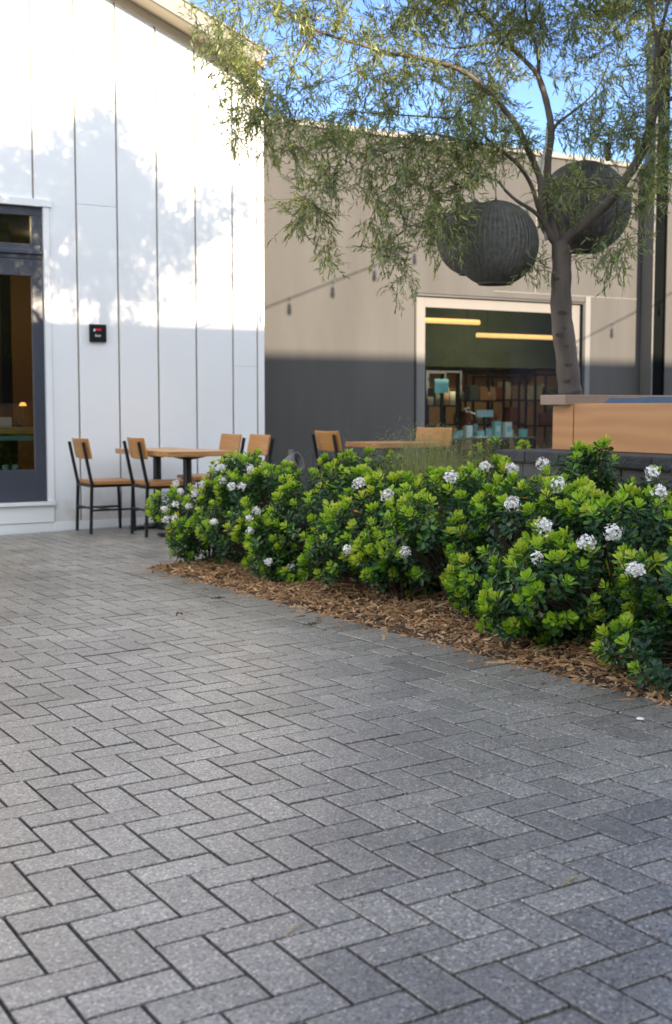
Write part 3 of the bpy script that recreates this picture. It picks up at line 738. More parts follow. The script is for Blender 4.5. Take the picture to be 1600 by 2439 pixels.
chair0 = make_chair()
PI = math.pi
spots = [(3.745, 10.60, 0.02, 'wooden back chair nearest the glazed door, at the far wall table'),
         (4.005, 9.925, -0.02, 'wooden back chair left of the nearer table, second from the glazed door'),
         (4.68, 10.42, PI + 0.03, 'wooden back chair right of the two tables, before the white siding'),
         (4.62, 9.72, PI - 0.02, 'wooden back chair standing before the corner of the white building'),
         (5.68, 9.62, 0.03, 'wooden back chair seen against the dark grey wall, left of its table'),
         (6.46, 9.62, PI + 0.36, 'wooden back chair right of the table by the shop window')]
for k, (x, y, a, lab) in enumerate(spots):
    if k == 0:
        chair0.location = (x, y, gz(x, y)); chair0.rotation_euler = (0, 0, a); chair0['label'] = lab; chair0['group'] = 'cafe chairs on the patio'
    else: dup(chair0, (x, y, gz(x, y)), a, lab, 'cafe chairs on the patio')

def make_table():
    t = thing('cafe_table', 'x', 'table')
    MB().box(-0.29, 0.29, -0.29, 0.29, 0.674, 0.717, 0.004).build('tabletop', M['table_wood'], t)
    MB().tube([(0, 0, 0.02), (0, 0, 0.645)], 0.037, 16).build('pedestal', M['black_metal'], t)
    v = [(-.125, -.125, .673), (.125, -.125, .673), (.125, .125, .673), (-.125, .125, .673), (-.125, -.125, .667), (.125, -.125, .667), (.125, .125, .667), (-.125, .125, .667), (-.04, -.04, .640), (.04, -.04, .640), (.04, .04, .640), (-.04, .04, .640)]
    f = [(0, 1, 2, 3), (11, 10, 9, 8)] + [(a + k, a + (k + 1) % 4, a + 4 + (k + 1) % 4, a + 4 + k) for a in (0, 4) for k in range(4)]
    MB().add(v, f).build('spider_plate', M['black_metal'], t)
    MB().box(-0.26, 0.26, -0.035, 0.035, 0.0, 0.028, 0.005).box(-0.034, 0.034, 0.036, 0.26, 0.0, 0.028, 0.005).box(-0.034, 0.034, -0.26, -0.036, 0.0, 0.028, 0.005).box(-.045, .045, -.0345, .0345, .0285, .05, 0.004).build('base', M['black_metal'], t)
    return t
tb = make_table()
for k, (x, y, a, lab) in enumerate([(4.16, 9.72, 0, 'nearer square wooden table by the white wall, in front'), (4.20, 10.50, 0, 'further square wooden table by the white wall, behind'), (6.01, 9.45, 0.02, 'square wooden table before the dark grey wall and shop window')]):
    if k == 0:
        tb.location = (x, y, gz(x, y)); tb['label'] = lab; tb['group'] = 'square cafe tables'
    else: dup(tb, (x, y, gz(x, y)), a, lab, 'square cafe tables')

# ------------------------------------------------------------------ low block wall, bench
def low_wall():
    t = thing('low_block_wall', 'low block wall with dark stone cap behind the flowering hedge', 'wall')
    w = MB()
    for r in range(4):                                   # courses of split block
        z0 = -0.02 + r * 0.186; off = 0.2 * (r % 2)
        y = 5.76
        first = True
        while y > 1.2:
            L = 0.2 if first and r % 2 else 0.4
            w.box(4.43 + random.uniform(-.002, .002), 4.62, max(y - L, 1.2) + 0.004, y - 0.004, z0, z0 + 0.180, 0.006); y -= L; first = False
        x = 4.62
        while x < 6.2:
            w.box(x + 0.004, x + 0.396, 5.57, 5.76 + random.uniform(-.002, .002) - .003, z0, z0 + 0.180, 0.006); x += 0.4
    w.build('block_course', M['wall_stone'], t)
    MB().box(4.44, 4.60, 1.2, 5.745, -0.1, 0.722).box(4.605, 6.2, 5.58, 5.745, -0.1, 0.722).build('mortar', M['mortar'], t)
    c = MB(); ys = [5.788, 5.507, 5.016, 4.518, 4.022, 3.526, 3.03, 2.534, 2.038, 1.542]
    for a, b in zip(ys[:-1], ys[1:]): c.box(4.40 + random.uniform(-.002, .002), 4.70, b + 0.005, a - 0.005, 0.727, 0.790 + random.uniform(-.001, .002), 0.010)
    x = 4.706
    while x < 6.1: c.box(x, x + 0.486, 5.50, 5.785, 0.727, 0.790 + random.uniform(-.001, .001), 0.010); x += 0.496
    c.build('cap_stone', M['block'], t)
    MB().box(4.42, 4.68, 1.3, 5.770, 0.7225, 0.776).build('cap_mortar', M['mortar'], t)
    MB().box(4.701, 6.2, 1.2, 5.495, 0.72, 0.781).build('seat_slab', M['wall_stone'], t)
low_wall()

def bench():
    t = thing('wooden_bench', 'plywood bench with bronze arm cap on the low block wall', 'bench', (4.72, 5.47, 0.7895))
    n = 14; vs = []; fs = []                             # front panel leans slightly outwards at the top
    MB().box(0.0, 0.035, -3.2, -0.006, 0.003, 0.266, 0.002).build('back_panel', M['bench_wood'], t)
    MB().box(-0.004, 0.9, 0.0, 0.176, 0.002, 0.256, 0.002).build('end_panel', M['bench_wood'], t)
    MB().box(-0.05, 0.95, 0.012, 0.236, 0.258, 0.315, 0.004).build('arm_cap', M['arm_cap'], t)
    MB().box(0.20, 0.85, -3.1, -0.02, 0.003, 0.10, 0.004).build('seat', M['bench_wood'], t)
    c = MB()
    nx, ny = 8, 40
    for i in range(ny + 1):
        y = -0.10 - 2.9 * i / ny
        for k in range(nx):
            a = 2 * math.pi * k / nx
            e = 1.0 if 0 < i < ny else 0.4
            c.v.append((0.115 + 0.062 * math.cos(a) * e, y, 0.20 + 0.098 * math.sin(a) * e * (0.93 + 0.07 * min(1, i / 5.0)) + 0.002 * math.sin(i * 1.3)))
    for i in range(ny):
        for k in range(nx): c.f.append((i * nx + k, i * nx + (k + 1) % nx, (i + 1) * nx + (k + 1) % nx, (i + 1) * nx + k))
    c.f.append(tuple(range(nx))); c.f.append(tuple(ny * nx + k for k in range(nx - 1, -1, -1)))
    o = c.build('cushion', M['cushion'], None, True); o.location = (4.72, 5.47, 0.7895)
    tag(o, 'blue bench cushion just showing above the plywood panel', 'cushion')
bench()

# ------------------------------------------------------------------ foliage builders
def frames(D, ref):
    """per-row orthonormal frames: D (n,3) unit directions, ref (n,3) hint for the normal"""
    S = np.cross(D, ref); S /= np.linalg.norm(S, axis=1, keepdims=True) + 1e-9
    N = np.cross(S, D)
    return S, N
OB_T = np.array([(0, 0, 0), (-.34, .42, 0), (.34, .42, 0), (-.50, .74, 0), (.50, .74, 0), (0, 1.0, 0), (0, .45, -.09), (0, .78, -.11)])
OB_T[3:6, 2] += 0.06; OB_T[5, 2] -= 0.05
OB_F = np.array([(0, 6, 1), (0, 2, 6), (1, 6, 7), (1, 7, 3), (6, 2, 4), (6, 4, 7), (3, 7, 5), (7, 4, 5)])
LA_T = np.array([(0, 0, 0), (-.5, .35, .05), (.5, .35, .05), (-.38, .72, 0.02), (.38, .72, 0.02), (0, 1, -.10)])
LA_F = np.array([(0, 2, 1), (1, 2, 4), (1, 4, 3), (3, 4, 5)])
def leaves_mesh(name, P, D, N, L, Wd, tint, T, F, curl=None):
    n = len(P)
    S, N2 = frames(D, N)
    V = P[:, None] + S[:, None] * (T[None, :, 0:1] * Wd[:, None, None]) + D[:, None] * (T[None, :, 1:2] * L[:, None, None]) + N2[:, None] * (T[None, :, 2:3] * L[:, None, None])
    if curl is not None:
        V += N2[:, None] * (-(T[None, :, 1:2] ** 2) * (curl * L)[:, None, None])
    m = len(T)
    Fc = (F[None] + (np.arange(n) * m)[:, None, None]).reshape(-1, 3)
    me = np_mesh(name, V.reshape(-1, 3), Fc)
    set_attr(me, 'tint', np.repeat(tint, m))
    return me
def unit(v): return v / (np.linalg.norm(v, axis=-1, keepdims=True) + 1e-9)

def flower_cluster(mb_p, mb_e, c, r, seed):
    """a rounded truss of small five-petalled flowers, with a few reddish eyes and buds"""
    g = np.random.default_rng(seed)
    n = int(g.integers(58, 80))
    sq = np.array([g.uniform(.88, 1.12), g.uniform(.88, 1.12), g.uniform(.85, 1.18)])
    for _ in range(n):
        d = g.normal(0, 1, 3); d[2] = d[2] * .8 + .35; d /= np.linalg.norm(d)
        p = c + d * r * g.uniform(0.62, 1.08) * sq
        d = d + g.normal(0, 0.35, 3); d /= np.linalg.norm(d)
        a = np.cross(d, (0.2, 0.1, 0.97)); a /= np.linalg.norm(a) + 1e-9; b = np.cross(d, a)
        s = r * g.uniform(0.20, 0.29); rot = g.uniform(0, 6.28); cup = g.uniform(.05, .35)
        for q in range(5):
            t = rot + q * 1.2566 + g.normal(0, .08)
            u = a * math.cos(t) + b * math.sin(t); w = -a * math.sin(t) + b * math.cos(t); k = g.uniform(.8, 1.1)
            mb_p.add([p, p + u * s * .62 * k + w * s * .44 + d * s * cup * .7, p + u * s * 1.05 * k + w * s * .1 + d * s * cup, p + u * s * .62 * k - w * s * .44 + d * s * cup * .7], [(0, 1, 2, 3)])
        if g.random() < 0.26:
            e = s * g.uniform(.10, .2)
            mb_e.add([p + a * e + d * .001, p + b * e + d * .001, p - a * e + d * .001, p - b * e + d * .001, p + d * s * .35], [(0, 1, 4), (1, 2, 4), (2, 3, 4), (3, 0, 4)])

def shrub(x, y, r, h, label, ntips, seed, flowers=(), scale=1.0, ry=None, bright=1.0, group='flowering shrubs of the hedge', name='flowering_shrub'):
    g = np.random.default_rng(seed)
    z0 = gz(x, y) + 0.02
    t = thing(name, label, 'shrub', (x, y, z0), 0, group)
    ry = ry or r
    # lumpy crown: several overlapping lobes
    lobes = [(0, 0, h * 0.52, r * 0.80, h * 0.46)]
    for k in range(9):
        a = k * 2.4 + g.uniform(-.4, .4); q = g.uniform(0.38, 0.72)
        lz = g.uniform(0.13, 0.72) * h
        lobes.append((math.cos(a) * r * q, math.sin(a) * ry * q, lz, r * g.uniform(.36, .52), h * g.uniform(.20, .30)))
    lobes.append((g.uniform(-.2, .2) * r, g.uniform(-.2, .2) * ry, h * 0.74, r * .42, h * .24))
    lob = np.array(lobes)
    def shell(n, inner):
        out = []
        while len(out) < n:
            li = g.integers(0, len(lob)); d = g.normal(0, 1, 3); d /= np.linalg.norm(d)
            if d[2] < -0.75: continue
            k = lob[li]; s = g.uniform(inner, 1.0)
            p = np.array([k[0] + d[0] * k[3] * s, k[1] + d[1] * k[3] * s, k[2] + d[2] * k[4] * s])
            if p[2] < 0.03 or p[2] > h * 1.03: continue
            q = np.sqrt(((p[0] - lob[:, 0]) / lob[:, 3]) ** 2 + ((p[1] - lob[:, 1]) / lob[:, 3]) ** 2 + ((p[2] - lob[:, 2]) / lob[:, 4]) ** 2)
            if (q < 0.86 * inner if inner < .9 else q < 0.9).any(): continue
            out.append(np.concatenate([p, d]))
        return np.array(out)
    tips = shell(ntips, 0.97); fill = shell(int(ntips * 1.0), 0.62)
    P, D, N, L, Wd, Tn = [], [], [], [], [], []
    stems = MB()
    for kind, arr in ((0, tips), (1, fill)):
        for row in arr:
            p, d = row[:3], row[3:]
            up = unit(d * np.array([.75, .75, .6]) + np.array([0, 0, 0.62]) + g.normal(0, .16, 3))
            vig = g.random()
            young = 0 if kind else (0 if vig < 0.12 else int(g.integers(9, 13)))
            nold = int(g.integers(10, 15)); ln = 0.085 * scale
            ts = g.uniform(.72, 1.14)
            a0 = g.uniform(0, 6.28)
            ax = unit(np.cross(up, np.array([.3, .2, .9]))); bx = np.cross(up, ax)
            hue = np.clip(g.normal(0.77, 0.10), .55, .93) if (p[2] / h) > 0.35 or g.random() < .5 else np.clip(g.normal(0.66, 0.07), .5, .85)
            for k in range(young):
                a = a0 + k * 2.4; el = math.radians(76 - 44 * k / young + g.normal(0, 6))
                rad = ax * math.cos(a) + bx * math.sin(a)
                dd = unit(up * math.sin(el) + rad * math.cos(el))
                P.append(p - up * (0.030 * scale * k / young) + rad * .003); D.append(dd); N.append(unit(up - dd * np.dot(up, dd) + 1e-4))
                l = 0.043 * scale * ts * g.uniform(.75, 1.18) * (0.72 if k < 3 else 1.0); L.append(l); Wd.append(l * g.uniform(.46, .56))
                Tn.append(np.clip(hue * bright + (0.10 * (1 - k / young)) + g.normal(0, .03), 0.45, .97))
            for k in range(nold):
                f = k / nold
                a = a0 + 1.0 + k * 2.4; el = math.radians(30 - 45 * f + g.normal(0, 12))
                rad = ax * math.cos(a) + bx * math.sin(a)
                dd = unit(up * math.sin(el) + rad * math.cos(el) + np.array([0, 0, -.12 * f]))
                P.append(p - up * (0.018 * scale + ln * f) + rad * .004); D.append(dd); N.append(unit(up + g.normal(0, .15, 3)))
                l = 0.043 * scale * g.uniform(.75, 1.15); L.append(l); Wd.append(l * g.uniform(.48, .6))
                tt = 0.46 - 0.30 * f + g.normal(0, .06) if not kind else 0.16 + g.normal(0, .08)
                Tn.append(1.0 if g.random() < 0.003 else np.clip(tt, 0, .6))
            if not kind and g.random() < 0.8:
                stems.tube([p, p - up * 0.09 * scale, (p - up * 0.09 * scale) * np.array([.55, .55, .55]) + np.array([0, 0, .02])], [.0018, .0026, .005], 5, False)
    for k in range(7):
        a = g.uniform(0, 6.28); q = g.uniform(.3, .7)
        e = np.array([math.cos(a) * r * q, math.sin(a) * ry * q, h * g.uniform(.35, .6)])
        stems.tube([(e[0] * .12, e[1] * .12, -.03), (e[0] * .45, e[1] * .5, e[2] * .45), tuple(e)], [.011, .008, .004], 6, False)
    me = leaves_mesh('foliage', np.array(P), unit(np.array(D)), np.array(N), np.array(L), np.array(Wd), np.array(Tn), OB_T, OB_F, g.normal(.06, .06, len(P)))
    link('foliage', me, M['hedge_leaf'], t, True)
    stems.build('stem', M['stem'], t)
    for k, (fx, fy, fz, fr) in enumerate(flowers):
        mp, mq = MB(), MB()
        c = np.array([fx - x, fy - y, fz - z0])
        flower_cluster(mp, mq, c, fr, seed * 50 + k)
        o = mp.build('flower_cluster', M['petal'], t)
        mq.build('flower_eye', M['flower_eye'], o)
    return t

# tree limbs (x, y, z, radius), foliage masses (x, y, z, rx, rz, twigs) and white flower trusses
LIMBS = [
    [(5.307,6.174,1.061,0.078),(5.299,6.179,1.141,0.0747),(5.28,6.189,1.328,0.0713),(5.248,6.208,1.594,0.068),(5.241,6.212,1.78,0.0647),(5.243,6.21,1.951,0.0613),(5.233,6.217,2.083,0.058)],
    [(5.238,6.214,2.043,0.046),(5.256,6.172,2.103,0.0444),(5.337,6.093,2.195,0.0427),(5.436,6.005,2.313,0.0411),(5.503,5.934,2.443,0.0395),(5.541,5.881,2.537,0.0378),(5.567,5.834,2.631,0.0362),(5.569,5.802,2.727,0.0345),(5.582,5.763,2.852,0.0329),(5.567,5.74,2.975,0.0313),(5.549,5.719,3.098,0.0296),(5.53,5.698,3.199,0.028)],
    [(5.53,5.698,3.199,0.018),(5.505,5.713,3.346,0.0155),(5.49,5.722,3.474,0.013),(5.477,5.729,3.669,0.0105),(5.438,5.751,3.912,0.008)],
    [(5.53,5.698,3.199,0.018),(5.514,5.65,3.3,0.0155),(5.503,5.598,3.411,0.013),(5.496,5.545,3.57,0.0105),(5.499,5.486,3.814,0.008)],
    [(5.49,5.721,2.733,0.024),(5.527,5.671,2.852,0.0205),(5.585,5.609,2.89,0.017),(5.728,5.498,2.987,0.0135),(5.878,5.382,3.151,0.01)],
    [(5.228,6.219,2.043,0.036),(5.206,6.261,2.165,0.0347),(5.202,6.292,2.287,0.0335),(5.208,6.317,2.396,0.0323),(5.222,6.338,2.583,0.031),(5.256,6.347,2.793,0.0297),(5.252,6.379,2.938,0.0285),(5.244,6.412,3.046,0.0272),(5.228,6.45,3.155,0.026)],
    [(5.305,6.406,2.809,0.018),(5.383,6.43,2.878,0.0154),(5.455,6.458,2.921,0.0128),(5.568,6.462,2.997,0.0102),(5.715,6.446,3.128,0.0076),(5.825,6.452,3.32,0.005)],
    [(5.228,6.45,3.155,0.018),(5.237,6.464,3.297,0.016),(5.221,6.493,3.404,0.014),(5.195,6.527,3.512,0.012),(5.19,6.549,3.653,0.01),(5.209,6.557,3.895,0.008),(5.252,6.552,4.163,0.006)],
    [(5.228,6.45,3.155,0.021),(5.19,6.472,3.211,0.0198),(5.128,6.508,3.279,0.0185),(5.065,6.544,3.337,0.0173),(5.015,6.573,3.366,0.016)],
    [(5.015,6.573,3.366,0.013),(5.004,6.599,3.444,0.0117),(4.959,6.644,3.517,0.0103),(4.91,6.691,3.58,0.009),(4.859,6.74,3.653,0.0077),(4.799,6.794,3.816,0.0063),(4.713,6.863,4.058,0.005)],
    [(5.015,6.573,3.366,0.012),(4.931,6.603,3.358,0.0107),(4.842,6.635,3.338,0.0093),(4.76,6.663,3.32,0.008),(4.692,6.683,3.315,0.0067),(4.601,6.716,3.334,0.0053),(4.511,6.749,3.363,0.004)],
    [(5.219,6.224,2.056,0.034),(5.157,6.243,2.138,0.0326),(5.114,6.25,2.275,0.0311),(5.091,6.247,2.454,0.0297),(5.048,6.254,2.547,0.0282),(4.992,6.269,2.665,0.0268),(4.929,6.288,2.78,0.0253),(4.851,6.316,2.878,0.0239),(4.762,6.35,2.971,0.0224),(4.655,6.394,3.066,0.021),(4.538,6.444,3.128,0.0195),(4.402,6.505,3.161,0.0181),(4.298,6.548,3.18,0.0166),(4.174,6.603,3.193,0.0152),(4.059,6.652,3.227,0.0137),(3.934,6.707,3.26,0.0123),(3.812,6.76,3.3,0.0108),(3.727,6.791,3.328,0.0094),(3.626,6.833,3.397,0.0079),(3.522,6.875,3.457,0.0065),(3.413,6.921,3.547,0.005)],
    [(5.205,6.233,2.083,0.02),(5.116,6.251,2.207,0.018),(5.037,6.263,2.27,0.016),(4.943,6.285,2.318,0.014),(4.861,6.299,2.377,0.012),(4.8,6.301,2.429,0.01),(4.701,6.325,2.457,0.008),(4.594,6.354,2.472,0.006)],
    [(5.134,6.273,2.211,0.02),(5.086,6.266,2.301,0.0187),(5.033,6.261,2.417,0.0174),(4.953,6.272,2.523,0.0161),(4.865,6.287,2.589,0.0148),(4.773,6.304,2.644,0.0135),(4.703,6.309,2.695,0.0122),(4.639,6.311,2.739,0.0108),(4.551,6.326,2.788,0.0095),(4.414,6.369,2.788,0.0082),(4.278,6.413,2.789,0.0069),(4.116,6.471,2.794,0.0056),(3.957,6.527,2.797,0.0043),(3.809,6.577,2.817,0.003)],
    [(4.745,6.267,2.634,0.009),(4.598,6.319,2.653,0.0081),(4.448,6.373,2.68,0.0073),(4.321,6.413,2.686,0.0064),(4.206,6.446,2.611,0.0056),(4.066,6.494,2.56,0.0047),(3.989,6.505,2.507,0.0039),(3.909,6.519,2.452,0.003)],
    [(4.171,6.598,3.192,0.008),(4.087,6.618,3.15,0.0067),(3.986,6.648,3.081,0.0055),(3.862,6.69,3.013,0.0043),(3.762,6.719,2.981,0.003)],
    [(3.782,6.708,3.282,0.007),(3.702,6.715,3.243,0.0057),(3.632,6.717,3.173,0.0043),(3.562,6.719,3.127,0.003)],
    [(5.535,5.68,3.15,.022),(5.55,5.40,3.42,.019),(5.62,5.05,3.66,.016),(5.74,4.72,3.86,.012),(5.9,4.45,4.05,.007)],
]
BLOBS = [
    (4.34,6.27,2.07,0.09,0.14,12),
    (5.15,5.92,2.35,0.18,0.10,12),(5.02,5.99,2.42,0.13,0.10,9),(4.41,6.23,2.12,0.10,0.13,9),(4.34,6.50,3.13,0.32,0.11,18),(4.68,6.30,2.93,0.18,0.13,14),(3.96,6.61,3.20,0.21,0.10,14),
    (5.25,4.75,3.95,.45,.33,46),(5.8,4.6,3.95,.45,.36,50),(6.35,4.75,3.85,.42,.33,40),(5.55,5.0,4.35,.45,.3,34),(4.85,5.0,4.05,.38,.3,30),
    (4.5,6.2,4.0,.45,.35,45),(4.9,6.0,4.3,.45,.35,50),(5.3,6.4,4.5,.45,.4,56),(5.7,6.2,4.2,.45,.4,56),(6.1,6.0,3.9,.4,.35,48),(5.0,6.8,3.9,.4,.35,30),(5.6,6.9,3.8,.45,.35,30),(4.1,6.4,3.85,.35,.25,26),(6.4,6.3,3.6,.4,.4,40),(4.5,6.4,3.55,.4,.3,40),(4.6,6.1,4.4,.35,.3,26),(6.2,6.5,4.0,.4,.4,30),
    (3.24,7.02,3.35,0.2,0.14,26),(3.32,6.97,3.13,0.21,0.2,34),(3.39,6.94,2.87,0.2,0.2,36),(3.31,6.98,2.65,0.09,0.06,7),
    (3.43,6.91,2.65,0.1,0.1,9),(3.5,6.87,3.42,0.21,0.1,26),(3.67,6.77,3.33,0.23,0.14,26),(3.9,6.75,3.46,0.24,0.12,24),
    (3.63,6.8,2.98,0.25,0.16,28),(3.58,6.71,2.69,0.28,0.18,44),(3.71,6.63,2.42,0.22,0.18,30),(3.65,6.67,2.17,0.15,0.14,19),
    (3.75,6.61,1.99,0.11,0.14,8),(3.96,6.6,2.66,0.22,0.16,36),(4.1,6.64,2.91,0.21,0.18,28),(4.3,6.76,3.42,0.22,0.16,28),
    (4.31,6.63,3.06,0.27,0.17,34),(4.16,6.49,2.48,0.23,0.2,40),(4.05,6.55,2.28,0.14,0.12,13),(4.14,6.5,2.06,0.14,0.14,18),
    (4.2,6.47,1.83,0.13,0.13,10),(4.37,6.48,2.22,0.15,0.16,20),(4.46,6.43,2.68,0.28,0.2,56),(4.48,6.42,2.43,0.22,0.16,34),
    (5.06,7.01,3.15,0.26,0.22,40),(5.36,7.07,3.09,0.21,0.18,24),(4.86,6.55,3.37,0.25,0.21,32),(4.6,6.7,3.52,0.19,0.11,20),
    (5.15,6.5,3.5,0.22,0.15,22),(4.77,6.37,2.65,0.21,0.15,28),(4.58,6.25,2.48,0.16,0.13,16),(5.45,6.44,3.48,0.25,0.18,16),
    (5.53,6.16,3.37,0.22,0.19,14),(5.57,6.37,3.16,0.25,0.18,20),(5.49,6.3,2.84,0.24,0.15,30),(5.51,6.06,2.77,0.18,0.14,26),
    (5.48,5.73,2.98,0.16,0.25,30),(5.5,5.6,2.64,0.12,0.17,30),(5.48,5.61,2.39,0.11,0.18,24),(5.46,5.85,2.06,0.13,0.12,9),
    (5.38,5.9,1.89,0.11,0.11,9),(5.45,5.86,2.3,0.11,0.13,10),(5.05,6.21,1.9,0.13,0.07,9),(5.22,6.22,2.33,0.11,0.12,8),
    (5.06,6.55,3.13,0.17,0.14,14),(4.99,6.36,2.75,0.15,0.14,18),(5.34,6.04,2.0,0.12,0.06,7),(3.63,6.79,3.74,0.36,0.23,30),
    (4.17,6.71,3.86,0.37,0.24,36),(4.8,6.7,4.02,0.36,0.28,40),(5.26,6.43,4.05,0.36,0.3,44),(5.51,5.94,3.91,0.32,0.29,40),
    (5.7,5.48,3.3,0.28,0.31,40),(5.76,5.45,2.71,0.23,0.28,26),(5.65,5.51,3.78,0.28,0.28,34),(5.08,6.65,4.53,0.39,0.25,34),
    (5.42,6.23,4.47,0.38,0.25,36),(5.57,5.79,4.29,0.29,0.21,22),(5.32,6.4,4.84,0.33,0.17,22),(4.51,6.75,4.34,0.3,0.19,16),
    (5.65,7.13,3.6,0.27,0.27,24),(6.3,6.99,3.95,0.34,0.34,30),(5.14,7.43,4.03,0.3,0.24,20),
]
FLOWERS = [(14,3.978,5.301,0.719),(14,4.034,5.154,0.713),(15,3.963,4.813,0.752),(16,3.935,4.033,0.743),(7,3.62,3.672,0.685),(6,3.313,4.219,0.621),(7,3.158,3.823,0.562),(7,3.188,3.609,0.517),(7,3.284,3.566,0.553),(7,3.083,3.774,0.45),(10,3.192,3.885,0.194),(5,3.165,4.835,0.359),(4,3.339,5.543,0.634),(4,3.402,5.368,0.583),(5,3.431,4.843,0.699),(6,3.553,4.207,0.692),(8,3.122,3.278,0.454),(0,3.231,7.672,0.473),(1,3.229,7.431,0.477),(1,3.249,7.362,0.537),(0,3.168,7.605,0.39),(0,3.126,7.698,0.358),(0,3.221,7.505,0.384),(0,3.115,7.658,0.294),(0,3.147,7.571,0.299),(2,3.189,6.784,0.56),(2,3.216,6.7,0.559),(1,3.329,7.212,0.564),(2,3.104,6.857,0.342),(2,3.208,6.577,0.379),(2,3.24,6.547,0.423),(2,3.337,6.826,0.656),(1,3.354,7.29,0.646),(9,3.163,5.368,0.314),(3,3.447,6.047,0.093),(11,3.326,6.278,0.106),(11,3.206,6.324,0.15),(0,3.263,7.827,0.517),(11,3.163,6.476,0.318)]
G_LEAF = (2.442, 5.827); G_STRAW = (1.738, 1.998); G_STRAW2 = (1.126, 2.118); G_PETAL = (2.82, 2.92); G_MOSS1 = (2.855, 6.254); G_MOSS2 = (2.86, 5.181)
# ------------------------------------------------------------------ the hedge
BUSHES = [  # x, y, r, ry, h, tips, label
    (3.46, 7.72, .36, .36, .56, 75, 'low shrub with white flowers at the pointed end of the bed, nearest the chairs'),
    (3.61, 7.40, .40, .36, .78, 90, 'tall flowering shrub in front of the nearer white wall table'),
    (3.55, 6.82, .46, .40, .70, 105, 'bright green shrub in the front row below the grey spotlight'),
    (3.59, 6.20, .47, .40, .70, 105, 'bright green shrub in the front row before the wispy grass'),
    (3.59, 5.60, .45, .38, .68, 100, 'front row shrub right of the wispy grass gap'),
    (3.61, 4.98, .50, .40, .72, 115, 'front row shrub under the left end of the dark stone cap'),
    (3.61, 4.38, .50, .38, .70, 120, 'front row shrub below the corner of the plywood bench'),
    (3.59, 3.80, .53, .40, .66, 130, 'large bright front shrub with two white trusses, right of the hedge'),
    (3.57, 3.16, .52, .38, .58, 110, 'nearest shrub, cut by the right edge of the photo'),
    (3.46, 5.29, .32, .30, .50, 62, 'low young shrub in front, below the left end of the stone cap'),
    (3.36, 4.10, .30, .30, .42, 55, 'low front shrub leaning out over the mulch, below the plywood bench'),
    (3.40, 6.50, .28, .30, .42, 52, 'low front shrub leaning out over the mulch, below the wispy grass'),
    (4.16, 7.10, .34, .36, .74, 75, 'back row shrub between the spotlight and the wispy grass'),
    (4.12, 5.98, .30, .34, .66, 65, 'back row shrub just left of the stone cap corner'),
    (4.12, 5.30, .28, .34, .74, 70, 'back row shrub with three white flower heads along its top'),
    (4.12, 4.62, .27, .32, .86, 75, 'tallest back row shrub standing up before the plywood bench'),
    (4.12, 4.02, .27, .32, .80, 65, 'back row shrub at the far right before the bench'),
]
fl_of = {i: [] for i in range(len(BUSHES))}
for k, (i, fx, fy, fz) in enumerate(FLOWERS):
    fl_of[i].append((fx, fy, fz, 0.034 if k < 17 and fz > .45 else 0.025))
for i, (x, y, r, ry, h, n, lab) in enumerate(BUSHES):
    shrub(x, y, r * 1.06, h, lab, int(n * 1.8), 100 + i, fl_of[i], 0.94 if y < 5 else 0.90, ry * 1.06)
for k, (x, y, r, h, lab) in enumerate(((5.36, 7.0, .26, .80, 'small bright shrub left of two, beyond the stone cap before the shop window'), (5.62, 7.05, .22, .76, 'small bright shrub right of two, beyond the stone cap before the shop window'),
                                      (6.05, 7.1, .20, .74, 'small shrub beside the plywood bench end, before the shop window'), (4.75, 7.45, .24, .70, 'yellow green shrub half hidden in the wispy grass'))):
    shrub(x, y, r, h, lab, 42, 300 + k, (), 0.95, None, 1.0, 'small shrubs beyond the hedge', 'small_shrub')

def grass_clump(x, y, h, n, label, seed):
    g = np.random.default_rng(seed)
    z0 = gz(x, y)
    t = thing('grass_clump', label, 'grass clump', (x, y, z0), 0, 'ornamental grasses behind the hedge')
    S = 7; V = []; F = []; T = []
    for k in range(n * 2):
        a = g.uniform(0, 6.283); sp = abs(g.normal(.26, .16)); hh = h * g.uniform(.6, 1.05); w = g.uniform(.0014, .0028)
        b = np.array([g.normal(0, .05), g.normal(0, .05), 0.0]); d = np.array([math.cos(a), math.sin(a), 0]); s = np.array([-d[1], d[0], 0])
        n0 = len(V); tt = np.clip(g.normal(.45, .2), 0, .95)
        droop = g.uniform(.1, .55)
        for i in range(S + 1):
            f = i / S
            p = b + d * sp * f ** 1.6 + np.array([0, 0, hh * (f - droop * sp * f ** 3)])
            ww = w * (1 - .85 * f)
            V += [p - s * ww, p + s * ww]; T += [tt + .25 * f] * 2
        for i in range(S): F.append((n0 + 2 * i, n0 + 2 * i + 1, n0 + 2 * i + 3, n0 + 2 * i + 2))
        if g.random() < .10:                              # airy seed head
            for q in range(10):
                e = p + g.normal(0, .022, 3) * np.array([1, 1, 2.0]); c = np.array([0, 0, .012])
                n1 = len(V); V += [e, e + s * .0025 + c * .5, e + c, e - s * .0025 + c * .5]; T += [1.0] * 4
                F.append((n1, n1 + 1, n1 + 2, n1 + 3))
    me = np_mesh('blades', np.array(V), np.array(F)); set_attr(me, 'tint', np.array(T))
    link('blades', me, M['grass'], t)
for k, (x, y, h, n, lab) in enumerate(((4.30, 6.42, .70, 300, 'short wispy grass clump at the front of the hedge gap'), (4.45, 6.62, .86, 330, 'wispy grass clump filling the gap in the hedge'), (4.62, 7.00, 0.86, 400, 'wispy grass clump in front of the right hand table'), (4.95, 7.15, .90, 400, 'tall wispy grass clump before the chair by the shop window'),
                                      (5.15, 6.85, .84, 330, 'wispy grass clump left of the small bright shrubs'), (4.80, 6.50, .74, 280, 'low wispy grass clump beside the stone cap corner'), (5.05, 7.60, .84, 260, 'rear wispy grass clump with pale seed heads'))):
    grass_clump(x, y, h, n, lab, 500 + k)

